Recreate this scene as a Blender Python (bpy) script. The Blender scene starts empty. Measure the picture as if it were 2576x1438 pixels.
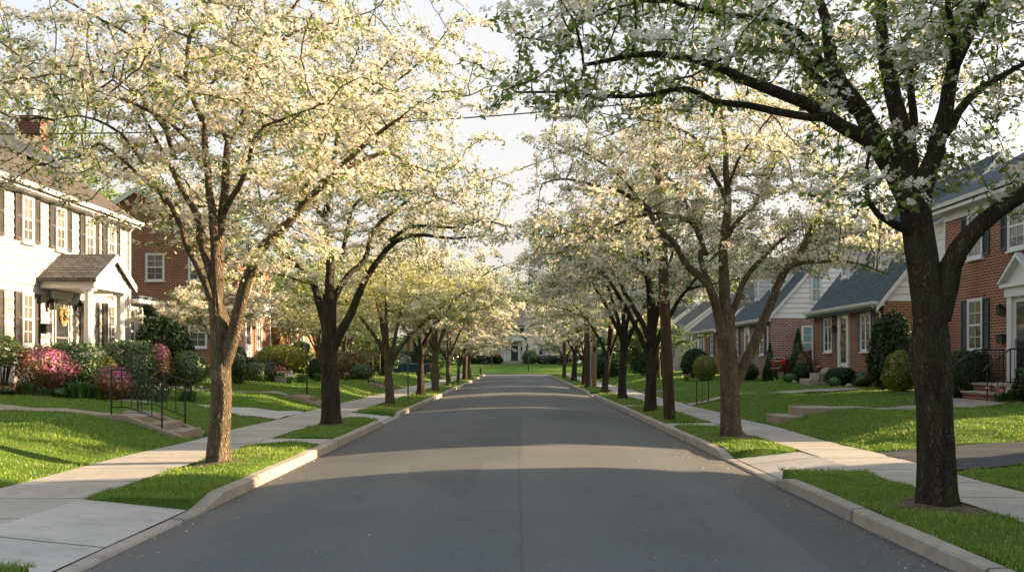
import bpy, bmesh, math, random
import numpy as np
from mathutils import Vector, Matrix
random.seed(7); RNG = np.random.default_rng(7)
SC = bpy.context.scene
COL = SC.collection
R = math.radians
EYE = 1.7; FPX = 2504.0; VX, VY = 1299.0, 906.0     # eye height, focal length and vanishing point of the photograph (in a 2576 px wide frame)

def at(fx, fy, d):
    """point at depth d seen at (fx, fy)"""
    return Vector(((fx-VX)/FPX*d, d, EYE+(VY-fy)/FPX*d))

# ---------------------------------------------------------------- naming
def tag(o, label, cat, group=None, kind=None):
    if label: o['label'] = label
    if cat: o['category'] = cat
    if group: o['group'] = group
    if kind: o['kind'] = kind
    return o
def thing(name, label, cat, loc, group=None, rz=0):
    o = bpy.data.objects.new(name, None); COL.objects.link(o)
    o.location = loc; o.rotation_euler = (0, 0, rz); o.empty_display_size = .2
    return tag(o, label, cat, group)

# ---------------------------------------------------------------- mesh building
def mesh_np(name, verts, faces, mats, parent=None, mi=None, smooth=False, loc=None):
    """faces: list of int arrays, each (n,k)"""
    me = bpy.data.meshes.new(name)
    V = np.asarray(verts, dtype=np.float32)
    tot = [np.full(len(f), f.shape[1], dtype=np.int32) for f in faces if len(f)]
    idx = [f.astype(np.int32).ravel() for f in faces if len(f)]
    tot = np.concatenate(tot); idx = np.concatenate(idx)
    st = np.concatenate([[0], np.cumsum(tot)[:-1]]).astype(np.int32)
    me.vertices.add(len(V)); me.vertices.foreach_set('co', V.ravel())
    me.loops.add(len(idx)); me.loops.foreach_set('vertex_index', idx)
    me.polygons.add(len(tot)); me.polygons.foreach_set('loop_start', st); me.polygons.foreach_set('loop_total', tot)
    for m in (mats if isinstance(mats, (list, tuple)) else [mats]): me.materials.append(m)
    if mi is not None: me.polygons.foreach_set('material_index', np.asarray(mi, dtype=np.int32))
    if smooth: me.polygons.foreach_set('use_smooth', np.ones(len(tot), dtype=bool))
    me.update(calc_edges=True); me.validate()
    o = bpy.data.objects.new(name, me); COL.objects.link(o)
    if parent: o.parent = parent
    if loc is not None: o.location = loc
    return o

def FX(a, s): return lambda u, v, n: (a+s*n, u, v)      # wall facing s*X, u along Y
def FY(b): return lambda u, v, n: (u, b-n, v)           # wall facing -Y, u along X
PX = lambda u, v, n: (u, n, v)                          # profile in XZ, pulled along Y
PY = lambda u, v, n: (n, u, v)                          # profile in YZ, pulled along X
ID = lambda u, v, n: (u, v, n)

class MB:
    def __init__(s): s.v = []; s.f = []; s.m = []
    def add(s, pts, faces, mi=0):
        b = len(s.v); s.v += [tuple(p) for p in pts]
        for f in faces: s.f.append([b+i for i in f]); s.m.append(mi)
        return s
    def box(s, u0, u1, v0, v1, n0, n1, T=ID, mi=0):
        return s.poly([(u0, v0), (u1, v0), (u1, v1), (u0, v1)], n0, n1, T, mi)
    def poly(s, P, n0, n1, T=ID, mi=0):
        k = len(P)
        pts = [T(u, v, n0) for u, v in P]+[T(u, v, n1) for u, v in P]
        fs = [list(range(k))[::-1], [k+i for i in range(k)]]+[[i, (i+1) % k, k+(i+1) % k, k+i] for i in range(k)]
        return s.add(pts, fs, mi)
    def quad(s, a, b, c, d, mi=0): return s.add([a, b, c, d], [[0, 1, 2, 3]], mi)
    def tube(s, pts, r, n=8, mi=0, cap=True):
        pts = [Vector(p) for p in pts]
        if not hasattr(r, '__len__'): r = [r]*len(pts)
        V = []; up = None
        for i, p in enumerate(pts):
            t = (pts[min(i+1, len(pts)-1)]-pts[max(i-1, 0)]).normalized()
            if up is None: up = Vector((1, 0, 0)) if abs(t.x) < .9 else Vector((0, 1, 0))
            a = (up-t*up.dot(t)).normalized(); up = a; b = t.cross(a)
            for k in range(n):
                an = 2*math.pi*k/n
                V.append(p+(a*math.cos(an)+b*math.sin(an))*r[i])
        F = []
        for i in range(len(pts)-1):
            for k in range(n):
                F.append([i*n+k, i*n+(k+1) % n, (i+1)*n+(k+1) % n, (i+1)*n+k])
        if cap: F += [list(range(n))[::-1], [(len(pts)-1)*n+k for k in range(n)]]
        return s.add(V, F, mi)
    def lathe(s, prof, c, n=16, mi=0, sx=1, sy=1):
        V = []; m = len(prof)
        for r, z in prof:
            for k in range(n):
                an = 2*math.pi*k/n; V.append((c[0]+r*sx*math.cos(an), c[1]+r*sy*math.sin(an), c[2]+z))
        F = [[i*n+k, i*n+(k+1) % n, (i+1)*n+(k+1) % n, (i+1)*n+k] for i in range(m-1) for k in range(n)]
        F += [list(range(n))[::-1], [(m-1)*n+k for k in range(n)]]
        return s.add(V, F, mi)
    def build(s, name, mats, parent=None, org=(0, 0, 0), smooth=False, bevel=0, label=None):
        me = bpy.data.meshes.new(name)
        me.from_pydata([(v[0]-org[0], v[1]-org[1], v[2]-org[2]) for v in s.v], [], s.f)
        for m in (mats if isinstance(mats, (list, tuple)) else [mats]): me.materials.append(m)
        me.polygons.foreach_set('material_index', s.m)
        bm = bmesh.new(); bm.from_mesh(me); bmesh.ops.recalc_face_normals(bm, faces=bm.faces)
        bm.to_mesh(me); bm.free()
        if smooth: me.shade_smooth()
        o = bpy.data.objects.new(name, me); COL.objects.link(o)
        if parent: o.parent = parent
        else: o.location = org
        if bevel:
            b = o.modifiers.new('b', 'BEVEL'); b.width = bevel; b.segments = 2; b.limit_method = 'ANGLE'
        if label: o['label'] = label
        return o

# ---------------------------------------------------------------- materials
def newmat(name):
    m = bpy.data.materials.new(name); m.use_nodes = True
    nt = m.node_tree; nt.nodes.clear()
    out = nt.nodes.new('ShaderNodeOutputMaterial')
    return m, nt, out
def nd(nt, typ, **kw):
    n = nt.nodes.new(typ)
    for k, v in kw.items():
        if k in n.inputs: n.inputs[k].default_value = v
        else: setattr(n, k, v)
    return n
def c4(c): return (c[0], c[1], c[2], 1)
def math_(nt, op, a, b=None, clamp=False):
    n = nt.nodes.new('ShaderNodeMath'); n.operation = op; n.use_clamp = clamp
    for i, x in enumerate((a, b)):
        if x is None: continue
        if isinstance(x, (int, float)): n.inputs[i].default_value = x
        else: nt.links.new(x, n.inputs[i])
    return n.outputs[0]
def mix_(nt, fac, a, b, typ='MIX'):
    n = nt.nodes.new('ShaderNodeMix'); n.data_type = 'RGBA'; n.blend_type = typ
    for i, x in ((0, fac), (6, a), (7, b)):
        if isinstance(x, (int, float)): n.inputs[i].default_value = x
        elif isinstance(x, tuple): n.inputs[i].default_value = c4(x)
        else: nt.links.new(x, n.inputs[i])
    return n.outputs[2]
def coord(nt, scale=(1, 1, 1), which='Object'):
    tc = nt.nodes.new('ShaderNodeTexCoord')
    mp = nt.nodes.new('ShaderNodeMapping'); mp.inputs['Scale'].default_value = scale
    nt.links.new(tc.outputs[which], mp.inputs[0]); return mp.outputs[0]
def noise(nt, vec, scale, detail=4, rough=.55):
    n = nt.nodes.new('ShaderNodeTexNoise'); n.inputs['Scale'].default_value = scale
    n.inputs['Detail'].default_value = detail; n.inputs['Roughness'].default_value = rough
    nt.links.new(vec, n.inputs['Vector']); return n.outputs['Fac']
def ramp(nt, fac, stops):
    n = nt.nodes.new('ShaderNodeValToRGB'); e = n.color_ramp.elements
    while len(e) < len(stops): e.new(.5)
    for i, (p, c) in enumerate(stops): e[i].position = p; e[i].color = c4(c) if len(c) == 3 else c
    nt.links.new(fac, n.inputs[0]); return n.outputs[0]
def bump(nt, h, strength=.5, dist=.02):
    b = nt.nodes.new('ShaderNodeBump'); b.inputs['Strength'].default_value = strength; b.inputs['Distance'].default_value = dist
    nt.links.new(h, b.inputs['Height']); return b.outputs[0]
def principled(nt, out, col, rough=.7, normal=None, spec=.3, metal=0):
    p = nt.nodes.new('ShaderNodeBsdfPrincipled')
    if isinstance(col, tuple): p.inputs['Base Color'].default_value = c4(col)
    else: nt.links.new(col, p.inputs['Base Color'])
    if isinstance(rough, (int, float)): p.inputs['Roughness'].default_value = rough
    else: nt.links.new(rough, p.inputs['Roughness'])
    p.inputs['Specular IOR Level'].default_value = spec; p.inputs['Metallic'].default_value = metal
    if normal is not None: nt.links.new(normal, p.inputs['Normal'])
    nt.links.new(p.outputs[0], out.inputs[0]); return p

def m_plain(name, col, rough=.6, var=.12, scale=3., bmp=.15, metal=0, spec=.3, bscale=40):
    m, nt, out = newmat(name); v = coord(nt)
    n1 = noise(nt, v, scale, 5)
    lo = tuple(max(0, c*(1-var*1.6)) for c in col); hi = tuple(min(1, c*(1+var)) for c in col)
    c = ramp(nt, n1, [(.3, lo), (.7, hi)])
    nb = bump(nt, noise(nt, v, bscale, 3), bmp, .01) if bmp else None
    principled(nt, out, c, rough, nb, spec, metal); return m

def m_leaf(name, cols, trans=.4, patch=1.2, rough=.5, gloss=.06):
    m, nt, out = newmat(name)
    g = nt.nodes.new('ShaderNodeNewGeometry')
    v = coord(nt)
    f = math_(nt, 'ADD', math_(nt, 'MULTIPLY', g.outputs['Random Per Island'], .6), math_(nt, 'MULTIPLY', noise(nt, v, patch, 2), .4))
    k = len(cols)
    c = ramp(nt, f, [(.12+.76*i/max(1, k-1), cc) for i, cc in enumerate(cols)])
    d = nd(nt, 'ShaderNodeBsdfDiffuse'); t = nd(nt, 'ShaderNodeBsdfTranslucent'); gl = nd(nt, 'ShaderNodeBsdfGlossy', Roughness=rough)
    nt.links.new(c, d.inputs[0]); nt.links.new(c, t.inputs[0])
    gl.inputs[0].default_value = (.9, .95, .9, 1)
    a = nd(nt, 'ShaderNodeMixShader'); a.inputs[0].default_value = trans
    nt.links.new(d.outputs[0], a.inputs[1]); nt.links.new(t.outputs[0], a.inputs[2])
    b = nd(nt, 'ShaderNodeMixShader'); b.inputs[0].default_value = gloss
    nt.links.new(a.outputs[0], b.inputs[1]); nt.links.new(gl.outputs[0], b.inputs[2])
    nt.links.new(b.outputs[0], out.inputs[0]); return m

def m_bark(name, c0, c1, c2, zs=1.3, sc=9):
    m, nt, out = newmat(name)
    v = coord(nt, (1, 1, .16*zs))
    w = nt.nodes.new('ShaderNodeTexVoronoi'); w.feature = 'DISTANCE_TO_EDGE'; w.inputs['Scale'].default_value = sc*5.2
    nz = nt.nodes.new('ShaderNodeTexNoise'); nz.inputs['Scale'].default_value = 6; nt.links.new(v, nz.inputs['Vector'])
    vv = nt.nodes.new('ShaderNodeVectorMath'); vv.operation = 'ADD'
    sc_ = nt.nodes.new('ShaderNodeVectorMath'); sc_.operation = 'SCALE'; sc_.inputs['Scale'].default_value = .22
    nt.links.new(nz.outputs['Color'], sc_.inputs[0]); nt.links.new(v, vv.inputs[0]); nt.links.new(sc_.outputs[0], vv.inputs[1])
    nt.links.new(vv.outputs[0], w.inputs['Vector'])
    ridge = math_(nt, 'MULTIPLY', w.outputs['Distance'], 2.6, True)
    big = noise(nt, coord(nt), 2.2, 4)
    fine = noise(nt, coord(nt), 38, 4, .7)
    f = math_(nt, 'ADD', math_(nt, 'MULTIPLY', ridge, .4), math_(nt, 'MULTIPLY', math_(nt, 'ADD', fine, math_(nt, 'MULTIPLY', noise(nt, coord(nt, (1, 1, .2)), 16, 4, .65), 1.0)), .38))
    c = ramp(nt, f, [(.12, c0), (.45, c1), (.85, c2)])
    c = mix_(nt, .7, c, ramp(nt, noise(nt, coord(nt, (1, 1, .45)), 5.5, 6, .7), [(.3, (.2, .2, .2)), (.5, (.5, .5, .5)), (.72, (.85, .85, .85))]), 'OVERLAY')
    moss = ramp(nt, big, [(.48, (0, 0, 0)), (.68, (1, 1, 1))])
    c = mix_(nt, math_(nt, 'MULTIPLY', moss, .45), c, (.075, .085, .03))
    h = math_(nt, 'ADD', ridge, math_(nt, 'MULTIPLY', fine, .5))
    principled(nt, out, c, .9, bump(nt, h, .9, .03), .15); return m

def m_brick(name, c1, c2, mortar, bw=.21, rh=.072, ms=.012, var=.5):
    m, nt, out = newmat(name)
    tc = nt.nodes.new('ShaderNodeTexCoord'); sx = nt.nodes.new('ShaderNodeSeparateXYZ'); nt.links.new(tc.outputs['Object'], sx.inputs[0])
    cb = nt.nodes.new('ShaderNodeCombineXYZ')
    nt.links.new(math_(nt, 'ADD', sx.outputs[0], sx.outputs[1]), cb.inputs[0]); nt.links.new(sx.outputs[2], cb.inputs[1])
    b = nt.nodes.new('ShaderNodeTexBrick'); nt.links.new(cb.outputs[0], b.inputs['Vector'])
    b.inputs['Color1'].default_value = c4(c1); b.inputs['Color2'].default_value = c4(c2); b.inputs['Mortar'].default_value = c4(mortar)
    b.inputs['Scale'].default_value = 1; b.inputs['Mortar Size'].default_value = ms; b.inputs['Mortar Smooth'].default_value = .2
    b.inputs['Brick Width'].default_value = bw; b.inputs['Row Height'].default_value = rh; b.inputs['Bias'].default_value = -.1
    n = noise(nt, tc.outputs['Object'], .9, 5)
    c = mix_(nt, math_(nt, 'MULTIPLY', ramp(nt, n, [(.35, (0, 0, 0)), (.75, (1, 1, 1))]), var), b.outputs['Color'], (c1[0]*.5, c1[1]*.5, c1[2]*.5))
    c = mix_(nt, .35, c, ramp(nt, noise(nt, tc.outputs['Object'], 25, 3), [(.3, (.3, .3, .3)), (.7, (.75, .75, .75))]), 'OVERLAY')
    inv = math_(nt, 'SUBTRACT', 1, b.outputs['Fac'])
    principled(nt, out, c, .85, bump(nt, inv, .6, .012), .2); return m

def m_shingle(name, c1, c2, bw=.3, rh=.14, slope=1.0):
    """roof shingles: rows follow the height, tabs the horizontal direction"""
    m, nt, out = newmat(name)
    tc = nt.nodes.new('ShaderNodeTexCoord'); sx = nt.nodes.new('ShaderNodeSeparateXYZ'); nt.links.new(tc.outputs['Object'], sx.inputs[0])
    g = nt.nodes.new('ShaderNodeNewGeometry'); gs = nt.nodes.new('ShaderNodeSeparateXYZ'); nt.links.new(g.outputs['Normal'], gs.inputs[0])
    isx = math_(nt, 'GREATER_THAN', math_(nt, 'ABSOLUTE', gs.outputs[0]), math_(nt, 'ABSOLUTE', gs.outputs[1]))
    along = math_(nt, 'ADD', math_(nt, 'MULTIPLY', sx.outputs[1], isx), math_(nt, 'MULTIPLY', sx.outputs[0], math_(nt, 'SUBTRACT', 1, isx)))
    cb = nt.nodes.new('ShaderNodeCombineXYZ'); nt.links.new(along, cb.inputs[0]); nt.links.new(sx.outputs[2], cb.inputs[1])
    b = nt.nodes.new('ShaderNodeTexBrick'); nt.links.new(cb.outputs[0], b.inputs['Vector'])
    b.inputs['Color1'].default_value = c4(c1); b.inputs['Color2'].default_value = c4(c2)
    b.inputs['Mortar'].default_value = c4(tuple(x*.35 for x in c1))
    b.inputs['Scale'].default_value = 1; b.inputs['Mortar Size'].default_value = .012; b.inputs['Brick Width'].default_value = bw; b.inputs['Row Height'].default_value = rh*slope
    c = mix_(nt, .5, b.outputs['Color'], ramp(nt, noise(nt, tc.outputs['Object'], 5, 6, .7), [(.3, (.25, .25, .25)), (.7, (.75, .75, .75))]), 'OVERLAY')
    principled(nt, out, c, .9, bump(nt, math_(nt, 'SUBTRACT', 1, b.outputs['Fac']), .5, .015), .2); return m

def m_asphalt(name, base, seam=True):
    m, nt, out = newmat(name); v = coord(nt)
    fine = noise(nt, v, 55, 4, .8); mid = noise(nt, v, 14, 5, .65); big = noise(nt, v, .45, 5, .6)
    lo = tuple(x*.4 for x in base); hi = tuple(x*1.9 for x in base)
    c = ramp(nt, math_(nt, 'ADD', math_(nt, 'MULTIPLY', fine, .8), math_(nt, 'MULTIPLY', mid, .2)), [(.3, lo), (.55, base), (.74, hi)])
    c = mix_(nt, .5, c, ramp(nt, big, [(.3, (.38, .38, .38)), (.7, (.62, .62, .62))]), 'OVERLAY')
    if seam:
        sx = nt.nodes.new('ShaderNodeSeparateXYZ'); nt.links.new(v, sx.inputs[0])
        w = nt.nodes.new('ShaderNodeTexNoise'); w.noise_dimensions = '1D'; w.inputs['Scale'].default_value = 1.6; w.inputs['Detail'].default_value = 6
        nt.links.new(sx.outputs[1], w.inputs['W'])
        off = math_(nt, 'MULTIPLY', math_(nt, 'SUBTRACT', w.outputs[0], .5), .05)
        d = math_(nt, 'ABSOLUTE', math_(nt, 'SUBTRACT', math_(nt, 'SUBTRACT', sx.outputs[0], .04), off))
        line = math_(nt, 'SUBTRACT', 1, math_(nt, 'MULTIPLY', d, 45, True), True)
        c = mix_(nt, math_(nt, 'MULTIPLY', line, .32), c, (.012, .012, .012))
        # worn grit along the kerbs
        ed = math_(nt, 'MULTIPLY', math_(nt, 'SUBTRACT', math_(nt, 'ABSOLUTE', sx.outputs[0]), 2.75), 1.3, True)
        gr = math_(nt, 'MULTIPLY', ed, math_(nt, 'MULTIPLY', ramp(nt, noise(nt, v, 3.0, 6, .7), [(.38, (0, 0, 0)), (.6, (1, 1, 1))]), .8))
        c = mix_(nt, gr, c, (.135, .105, .075))
        wheel = math_(nt, 'MULTIPLY', math_(nt, 'ADD', math_(nt, 'SINE', math_(nt, 'MULTIPLY', sx.outputs[0], 3.6)), 1), .5)
        c = mix_(nt, math_(nt, 'MULTIPLY', math_(nt, 'MULTIPLY', wheel, noise(nt, coord(nt, (1, .08, 1)), 1.6, 4)), .45), c, (.15, .148, .14))
        pt = nt.nodes.new('ShaderNodeTexVoronoi'); pt.inputs['Scale'].default_value = 1; nt.links.new(coord(nt, (.42, .11, 1)), pt.inputs['Vector'])
        ps = nt.nodes.new('ShaderNodeSeparateColor'); nt.links.new(pt.outputs['Color'], ps.inputs[0])
        c = mix_(nt, math_(nt, 'MULTIPLY', math_(nt, 'GREATER_THAN', ps.outputs[0], .72), .28), c, (.055, .057, .06))
        oil = ramp(nt, noise(nt, coord(nt, (1, .35, 1)), .9, 5, .7), [(.62, (0, 0, 0)), (.74, (.6, .6, .6))])
        c = mix_(nt, oil, c, (.04, .04, .04))
        # fine cracks
        vo = nt.nodes.new('ShaderNodeTexVoronoi'); vo.feature = 'DISTANCE_TO_EDGE'; vo.inputs['Scale'].default_value = .33
        nz = nt.nodes.new('ShaderNodeTexNoise'); nz.inputs['Scale'].default_value = 1.5; nz.inputs['Detail'].default_value = 5; nt.links.new(v, nz.inputs['Vector'])
        va = nt.nodes.new('ShaderNodeVectorMath'); va.operation = 'ADD'; nt.links.new(v, va.inputs[0]); nt.links.new(nz.outputs['Color'], va.inputs[1]); nt.links.new(va.outputs[0], vo.inputs['Vector'])
        ck = math_(nt, 'SUBTRACT', 1, math_(nt, 'MULTIPLY', vo.outputs['Distance'], 160, True), True)
        ck = math_(nt, 'MULTIPLY', ck, ramp(nt, noise(nt, v, .25, 2), [(.5, (0, 0, 0)), (.62, (.4, .4, .4))]))
        c = mix_(nt, ck, c, (.015, .015, .015))
    h = math_(nt, 'ADD', fine, mid)
    principled(nt, out, c, ramp(nt, mid, [(.3, (.75, .75, .75)), (.7, (.95, .95, .95))]), bump(nt, h, .35, .008), .25); return m

def m_concrete(name, base, jy=0, jx=None, dirt=.55):
    m, nt, out = newmat(name); v = coord(nt)
    fine = noise(nt, v, 90, 4, .7); big = noise(nt, v, .9, 6, .65); stain = noise(nt, v, 5, 6, .7)
    lo = tuple(x*.8 for x in base); hi = tuple(x*1.12 for x in base)
    c = ramp(nt, fine, [(.3, lo), (.7, hi)])
    c = mix_(nt, .55, c, ramp(nt, big, [(.3, (.36, .36, .36)), (.7, (.6, .59, .57))]), 'OVERLAY')
    c = mix_(nt, math_(nt, 'MULTIPLY', ramp(nt, stain, [(.5, (0, 0, 0)), (.72, (1, 1, 1))]), dirt), c, tuple(x*.5 for x in base))
    h = math_(nt, 'MULTIPLY', fine, .4)
    sx = nt.nodes.new('ShaderNodeSeparateXYZ'); nt.links.new(v, sx.inputs[0])
    wob = math_(nt, 'MULTIPLY', noise(nt, v, 3, 4), .03)
    if jy:
        y = math_(nt, 'ADD', sx.outputs[1], wob)
        fr = math_(nt, 'ABSOLUTE', math_(nt, 'SUBTRACT', math_(nt, 'FRACT', math_(nt, 'DIVIDE', y, jy)), .5))
        ln = math_(nt, 'SUBTRACT', 1, math_(nt, 'MULTIPLY', math_(nt, 'SUBTRACT', fr, .012/jy), 55*jy, True), True)
        c = mix_(nt, math_(nt, 'MULTIPLY', ln, .8), c, (.05, .045, .035))
        h = math_(nt, 'SUBTRACT', h, ln)
        cell = nt.nodes.new('ShaderNodeTexWhiteNoise'); cell.noise_dimensions = '1D'
        nt.links.new(math_(nt, 'FLOOR', math_(nt, 'ADD', math_(nt, 'DIVIDE', y, jy), .5)), cell.inputs['W'])
        c = mix_(nt, .5, c, ramp(nt, cell.outputs['Value'], [(0, (.42, .42, .43)), (1, (.57, .56, .54))]), 'OVERLAY')
    if jx is not None:
        d = math_(nt, 'ABSOLUTE', math_(nt, 'SUBTRACT', math_(nt, 'ADD', sx.outputs[0], wob), jx))
        ln = math_(nt, 'SUBTRACT', 1, math_(nt, 'MULTIPLY', math_(nt, 'SUBTRACT', d, .006), 70, True), True)
        c = mix_(nt, math_(nt, 'MULTIPLY', ln, .8), c, (.05, .045, .035))
    principled(nt, out, c, .9, bump(nt, h, .35, .008), .2); return m

def m_glass(name, col, rough=.04, spec=.8, refl=(.3, .45)):
    m, nt, out = newmat(name)
    v = coord(nt)
    nz = noise(nt, v, 1.1, 2)
    p = principled(nt, out, col, rough, bump(nt, nz, .08, .05), spec); return m

def m_siding(name, col, z0, h):
    m, nt, out = newmat(name); v = coord(nt)
    sx = nt.nodes.new('ShaderNodeSeparateXYZ'); nt.links.new(v, sx.inputs[0])
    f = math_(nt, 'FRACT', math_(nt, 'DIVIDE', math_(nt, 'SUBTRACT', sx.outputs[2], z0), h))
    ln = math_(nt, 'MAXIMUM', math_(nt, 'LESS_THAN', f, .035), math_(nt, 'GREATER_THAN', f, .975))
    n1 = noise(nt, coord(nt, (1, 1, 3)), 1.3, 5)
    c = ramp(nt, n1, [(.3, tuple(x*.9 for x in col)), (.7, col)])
    c = mix_(nt, math_(nt, 'MULTIPLY', ln, .62), c, (.16, .13, .10))  # lap shadow at each course, painted into the colour as a dark line
    principled(nt, out, c, .6, bump(nt, noise(nt, v, 30, 3), .1, .01), .25); return m
def m_lawn(name):
    m, nt, out = newmat(name); v = coord(nt)
    fine = noise(nt, v, 35, 5, .75); big = noise(nt, v, .55, 5, .6); mid = noise(nt, v, 3.5, 5, .65)
    c = ramp(nt, fine, [(.25, (.035, .08, .012)), (.5, (.085, .155, .022)), (.75, (.14, .22, .035))])
    c = mix_(nt, .6, c, ramp(nt, mid, [(.3, (.33, .36, .33)), (.7, (.64, .62, .5))]), 'OVERLAY')
    bare = ramp(nt, math_(nt, 'ADD', math_(nt, 'MULTIPLY', big, .5), math_(nt, 'MULTIPLY', mid, .5)), [(.56, (0, 0, 0)), (.7, (.75, .75, .75))])
    c = mix_(nt, bare, c, (.13, .11, .045))
    principled(nt, out, c, .95, bump(nt, math_(nt, 'ADD', fine, mid), .8, .05), .1); return m

M = {}
M['lawn'] = m_lawn('lawn_turf')
M['grass'] = m_leaf('grass_blade', [(.055, .13, .014), (.14, .25, .028), (.25, .35, .045), (.36, .36, .09)], .35, .8, .45, .03)
M['asphalt'] = m_asphalt('asphalt_road', (.116, .122, .121))
M['drive'] = m_asphalt('asphalt_drive', (.05, .052, .056), False)
M['walk'] = m_concrete('sidewalk_concrete', (.40, .37, .33), 1.5)
M['apron'] = m_concrete('apron_concrete', (.44, .42, .39), 3.55)
M['kerb'] = m_concrete('kerb_concrete', (.36, .325, .275), 3.0, None, .75)
M['step'] = m_concrete('step_concrete', (.33, .27, .21), 0)
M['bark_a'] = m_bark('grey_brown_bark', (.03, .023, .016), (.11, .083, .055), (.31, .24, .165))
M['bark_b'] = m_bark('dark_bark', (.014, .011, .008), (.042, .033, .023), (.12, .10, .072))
M['twig'] = m_plain('pale_twig', (.22, .15, .10), .8, .3, 6)
M['pole'] = m_bark('pole_wood', (.03, .02, .014), (.10, .062, .038), (.19, .13, .085), .25, 14)
M['petal'] = m_leaf('white_bract', [(.58, .51, .37), (.70, .63, .49), (.77, .72, .60), (.80, .77, .68)], .55, 1.0, .6, .02)
M['petal_w'] = m_leaf('cool_white_bract', [(.68, .64, .50), (.79, .75, .63), (.85, .82, .74)], .52, 1.0, .6, .02)
M['petal_g'] = m_leaf('yellow_green_bract', [(.48, .50, .22), (.60, .57, .35), (.68, .62, .46)], .52, 1.0, .6, .02)
M['leaf'] = m_leaf('spring_leaf', [(.09, .16, .02), (.17, .25, .035), (.28, .34, .055)], .5, 1.0)
M['leaf_d'] = m_leaf('green_leaf', [(.08, .14, .025), (.14, .21, .035), (.22, .29, .05)], .52, 1.0)
M['leaf_y'] = m_leaf('yellow_leaf', [(.2, .24, .03), (.32, .34, .05), (.42, .40, .09)], .45, 1.0)
M['hedge'] = m_leaf('hedge_leaf', [(.025, .06, .014), (.055, .11, .022), (.12, .18, .035)], .25, 1.5, .4, .07)
M['hedge_d'] = m_leaf('dark_evergreen_leaf', [(.012, .026, .008), (.026, .052, .013), (.055, .095, .022)], .25, 1.5, .45, .03)
M['hedge_y'] = m_leaf('gold_green_leaf', [(.10, .13, .012), (.20, .22, .02), (.32, .31, .03)], .3, 1.5, .4, .05)
M['rust'] = m_leaf('rusty_leaf', [(.06, .09, .02), (.12, .13, .03), (.24, .12, .04), (.36, .14, .06)], .35, 2, .4, .05)
M['maroon'] = m_leaf('maroon_leaf', [(.06, .012, .010), (.14, .025, .018), (.25, .05, .03)], .35, 2, .4, .05)
M['pink'] = m_leaf('pink_flower', [(.62, .07, .32), (.80, .18, .50), (.88, .42, .66)], .35, 2, .5, .02)
M['coral'] = m_leaf('coral_flower', [(.62, .09, .15), (.78, .20, .27), (.84, .38, .40)], .35, 2, .5, .02)
M['whiteflower'] = m_leaf('white_flower', [(.7, .7, .62), (.82, .82, .76)], .35, 2, .5, .02)
M['strap'] = m_leaf('strappy_leaf', [(.03, .09, .02), (.06, .15, .03), (.12, .22, .04)], .3, 2, .35, .07)
M['mulch'] = m_plain('bark_mulch', (.075, .04, .026), .95, .6, 25, .9, bscale=30)
M['white'] = m_plain('white_paint', (.62, .61, .585), .5, .05, 1.2, .06)
M['siding'] = m_plain('white_siding', (.66, .65, .62), .55, .06, .8, .12)
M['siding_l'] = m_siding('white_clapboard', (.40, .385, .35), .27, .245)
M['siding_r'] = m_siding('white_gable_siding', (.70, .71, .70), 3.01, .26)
M['tan'] = m_plain('tan_siding', (.38, .33, .26), .6, .1, 1.5, .1)
M['trim_dk'] = m_plain('dark_shutter', (.055, .05, .045), .55, .2, 4, .1)
M['trim_gn'] = m_plain('black_green_shutter', (.022, .032, .034), .5, .2, 4, .1)
M['shut_gr'] = m_plain('grey_green_shutter', (.085, .10, .10), .55, .2, 4, .1)
M['iron'] = m_plain('black_iron', (.022, .02, .018), .45, .3, 12, .1, .3, .5)
M['brick_r'] = m_brick('red_brick', (.25, .066, .032), (.17, .044, .024), (.40, .30, .22), .24, .085, .014)
M['brick_d'] = m_brick('dark_red_brick', (.17, .05, .032), (.12, .036, .026), (.26, .19, .15), .24, .085, .014)
M['brick_b'] = m_brick('brown_brick', (.23, .088, .04), (.16, .062, .03), (.36, .26, .17), .25, .095, .017)
M['brick_m'] = m_brick('mottled_brick', (.17, .06, .04), (.24, .13, .10), (.42, .37, .32), .25, .095, .017)
M['brick_p'] = m_brick('painted_pink_brick', (.70, .60, .54), (.64, .53, .47), (.74, .68, .62), var=.12)
M['sh_grey'] = m_shingle('grey_shingle', (.09, .084, .078), (.15, .14, .128), slope=.6)
M['sh_brown'] = m_shingle('brown_shingle', (.078, .066, .055), (.11, .092, .076), slope=.58)
M['sh_slate'] = m_shingle('slate_green_shingle', (.050, .070, .074), (.085, .105, .108), slope=.7)
M['sh_dark'] = m_shingle('charcoal_shingle', (.05, .05, .052), (.085, .085, .085), slope=.6)
M['glass'] = m_glass('window_glass', (.025, .03, .035))
M['blind'] = m_glass('glass_over_blind', (.13, .12, .10), .08, .6)
M['dim'] = m_glass('glass_over_screen', (.075, .065, .055), .15, .5)
M['teal'] = m_glass('teal_glass', (.16, .30, .31), .08, .6)
M['door_dk'] = m_plain('dark_door', (.02, .025, .03), .35, .1, 2, .05)
M['solar'] = m_plain('solar_panel_glass', (.045, .042, .043), .5, .3, 1.5, .03, .0, .25)
M['metal'] = m_plain('grey_metal', (.35, .35, .34), .4, .1, 5, .05, .8)
M['gold'] = m_leaf('gold_wreath_leaf', [(.3, .2, .06), (.5, .38, .14), (.62, .5, .25)], .2, 3)
M['signback'] = m_plain('sign_back', (.42, .36, .22), .5, .15, 5, .05, .2)
M['signpost'] = m_plain('green_sign_post', (.13, .13, .06), .5, .2, 6, .1, .3)
M['blue'] = m_plain('blue_car_paint', (.012, .045, .085), .22, .1, 2, 0, .2, .6)
M['redcar'] = m_plain('red_car_paint', (.085, .016, .014), .25, .1, 2, 0, .2, .6)
M['tyre'] = m_plain('tyre_rubber', (.015, .015, .015), .85, .2, 8, .2)
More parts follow.
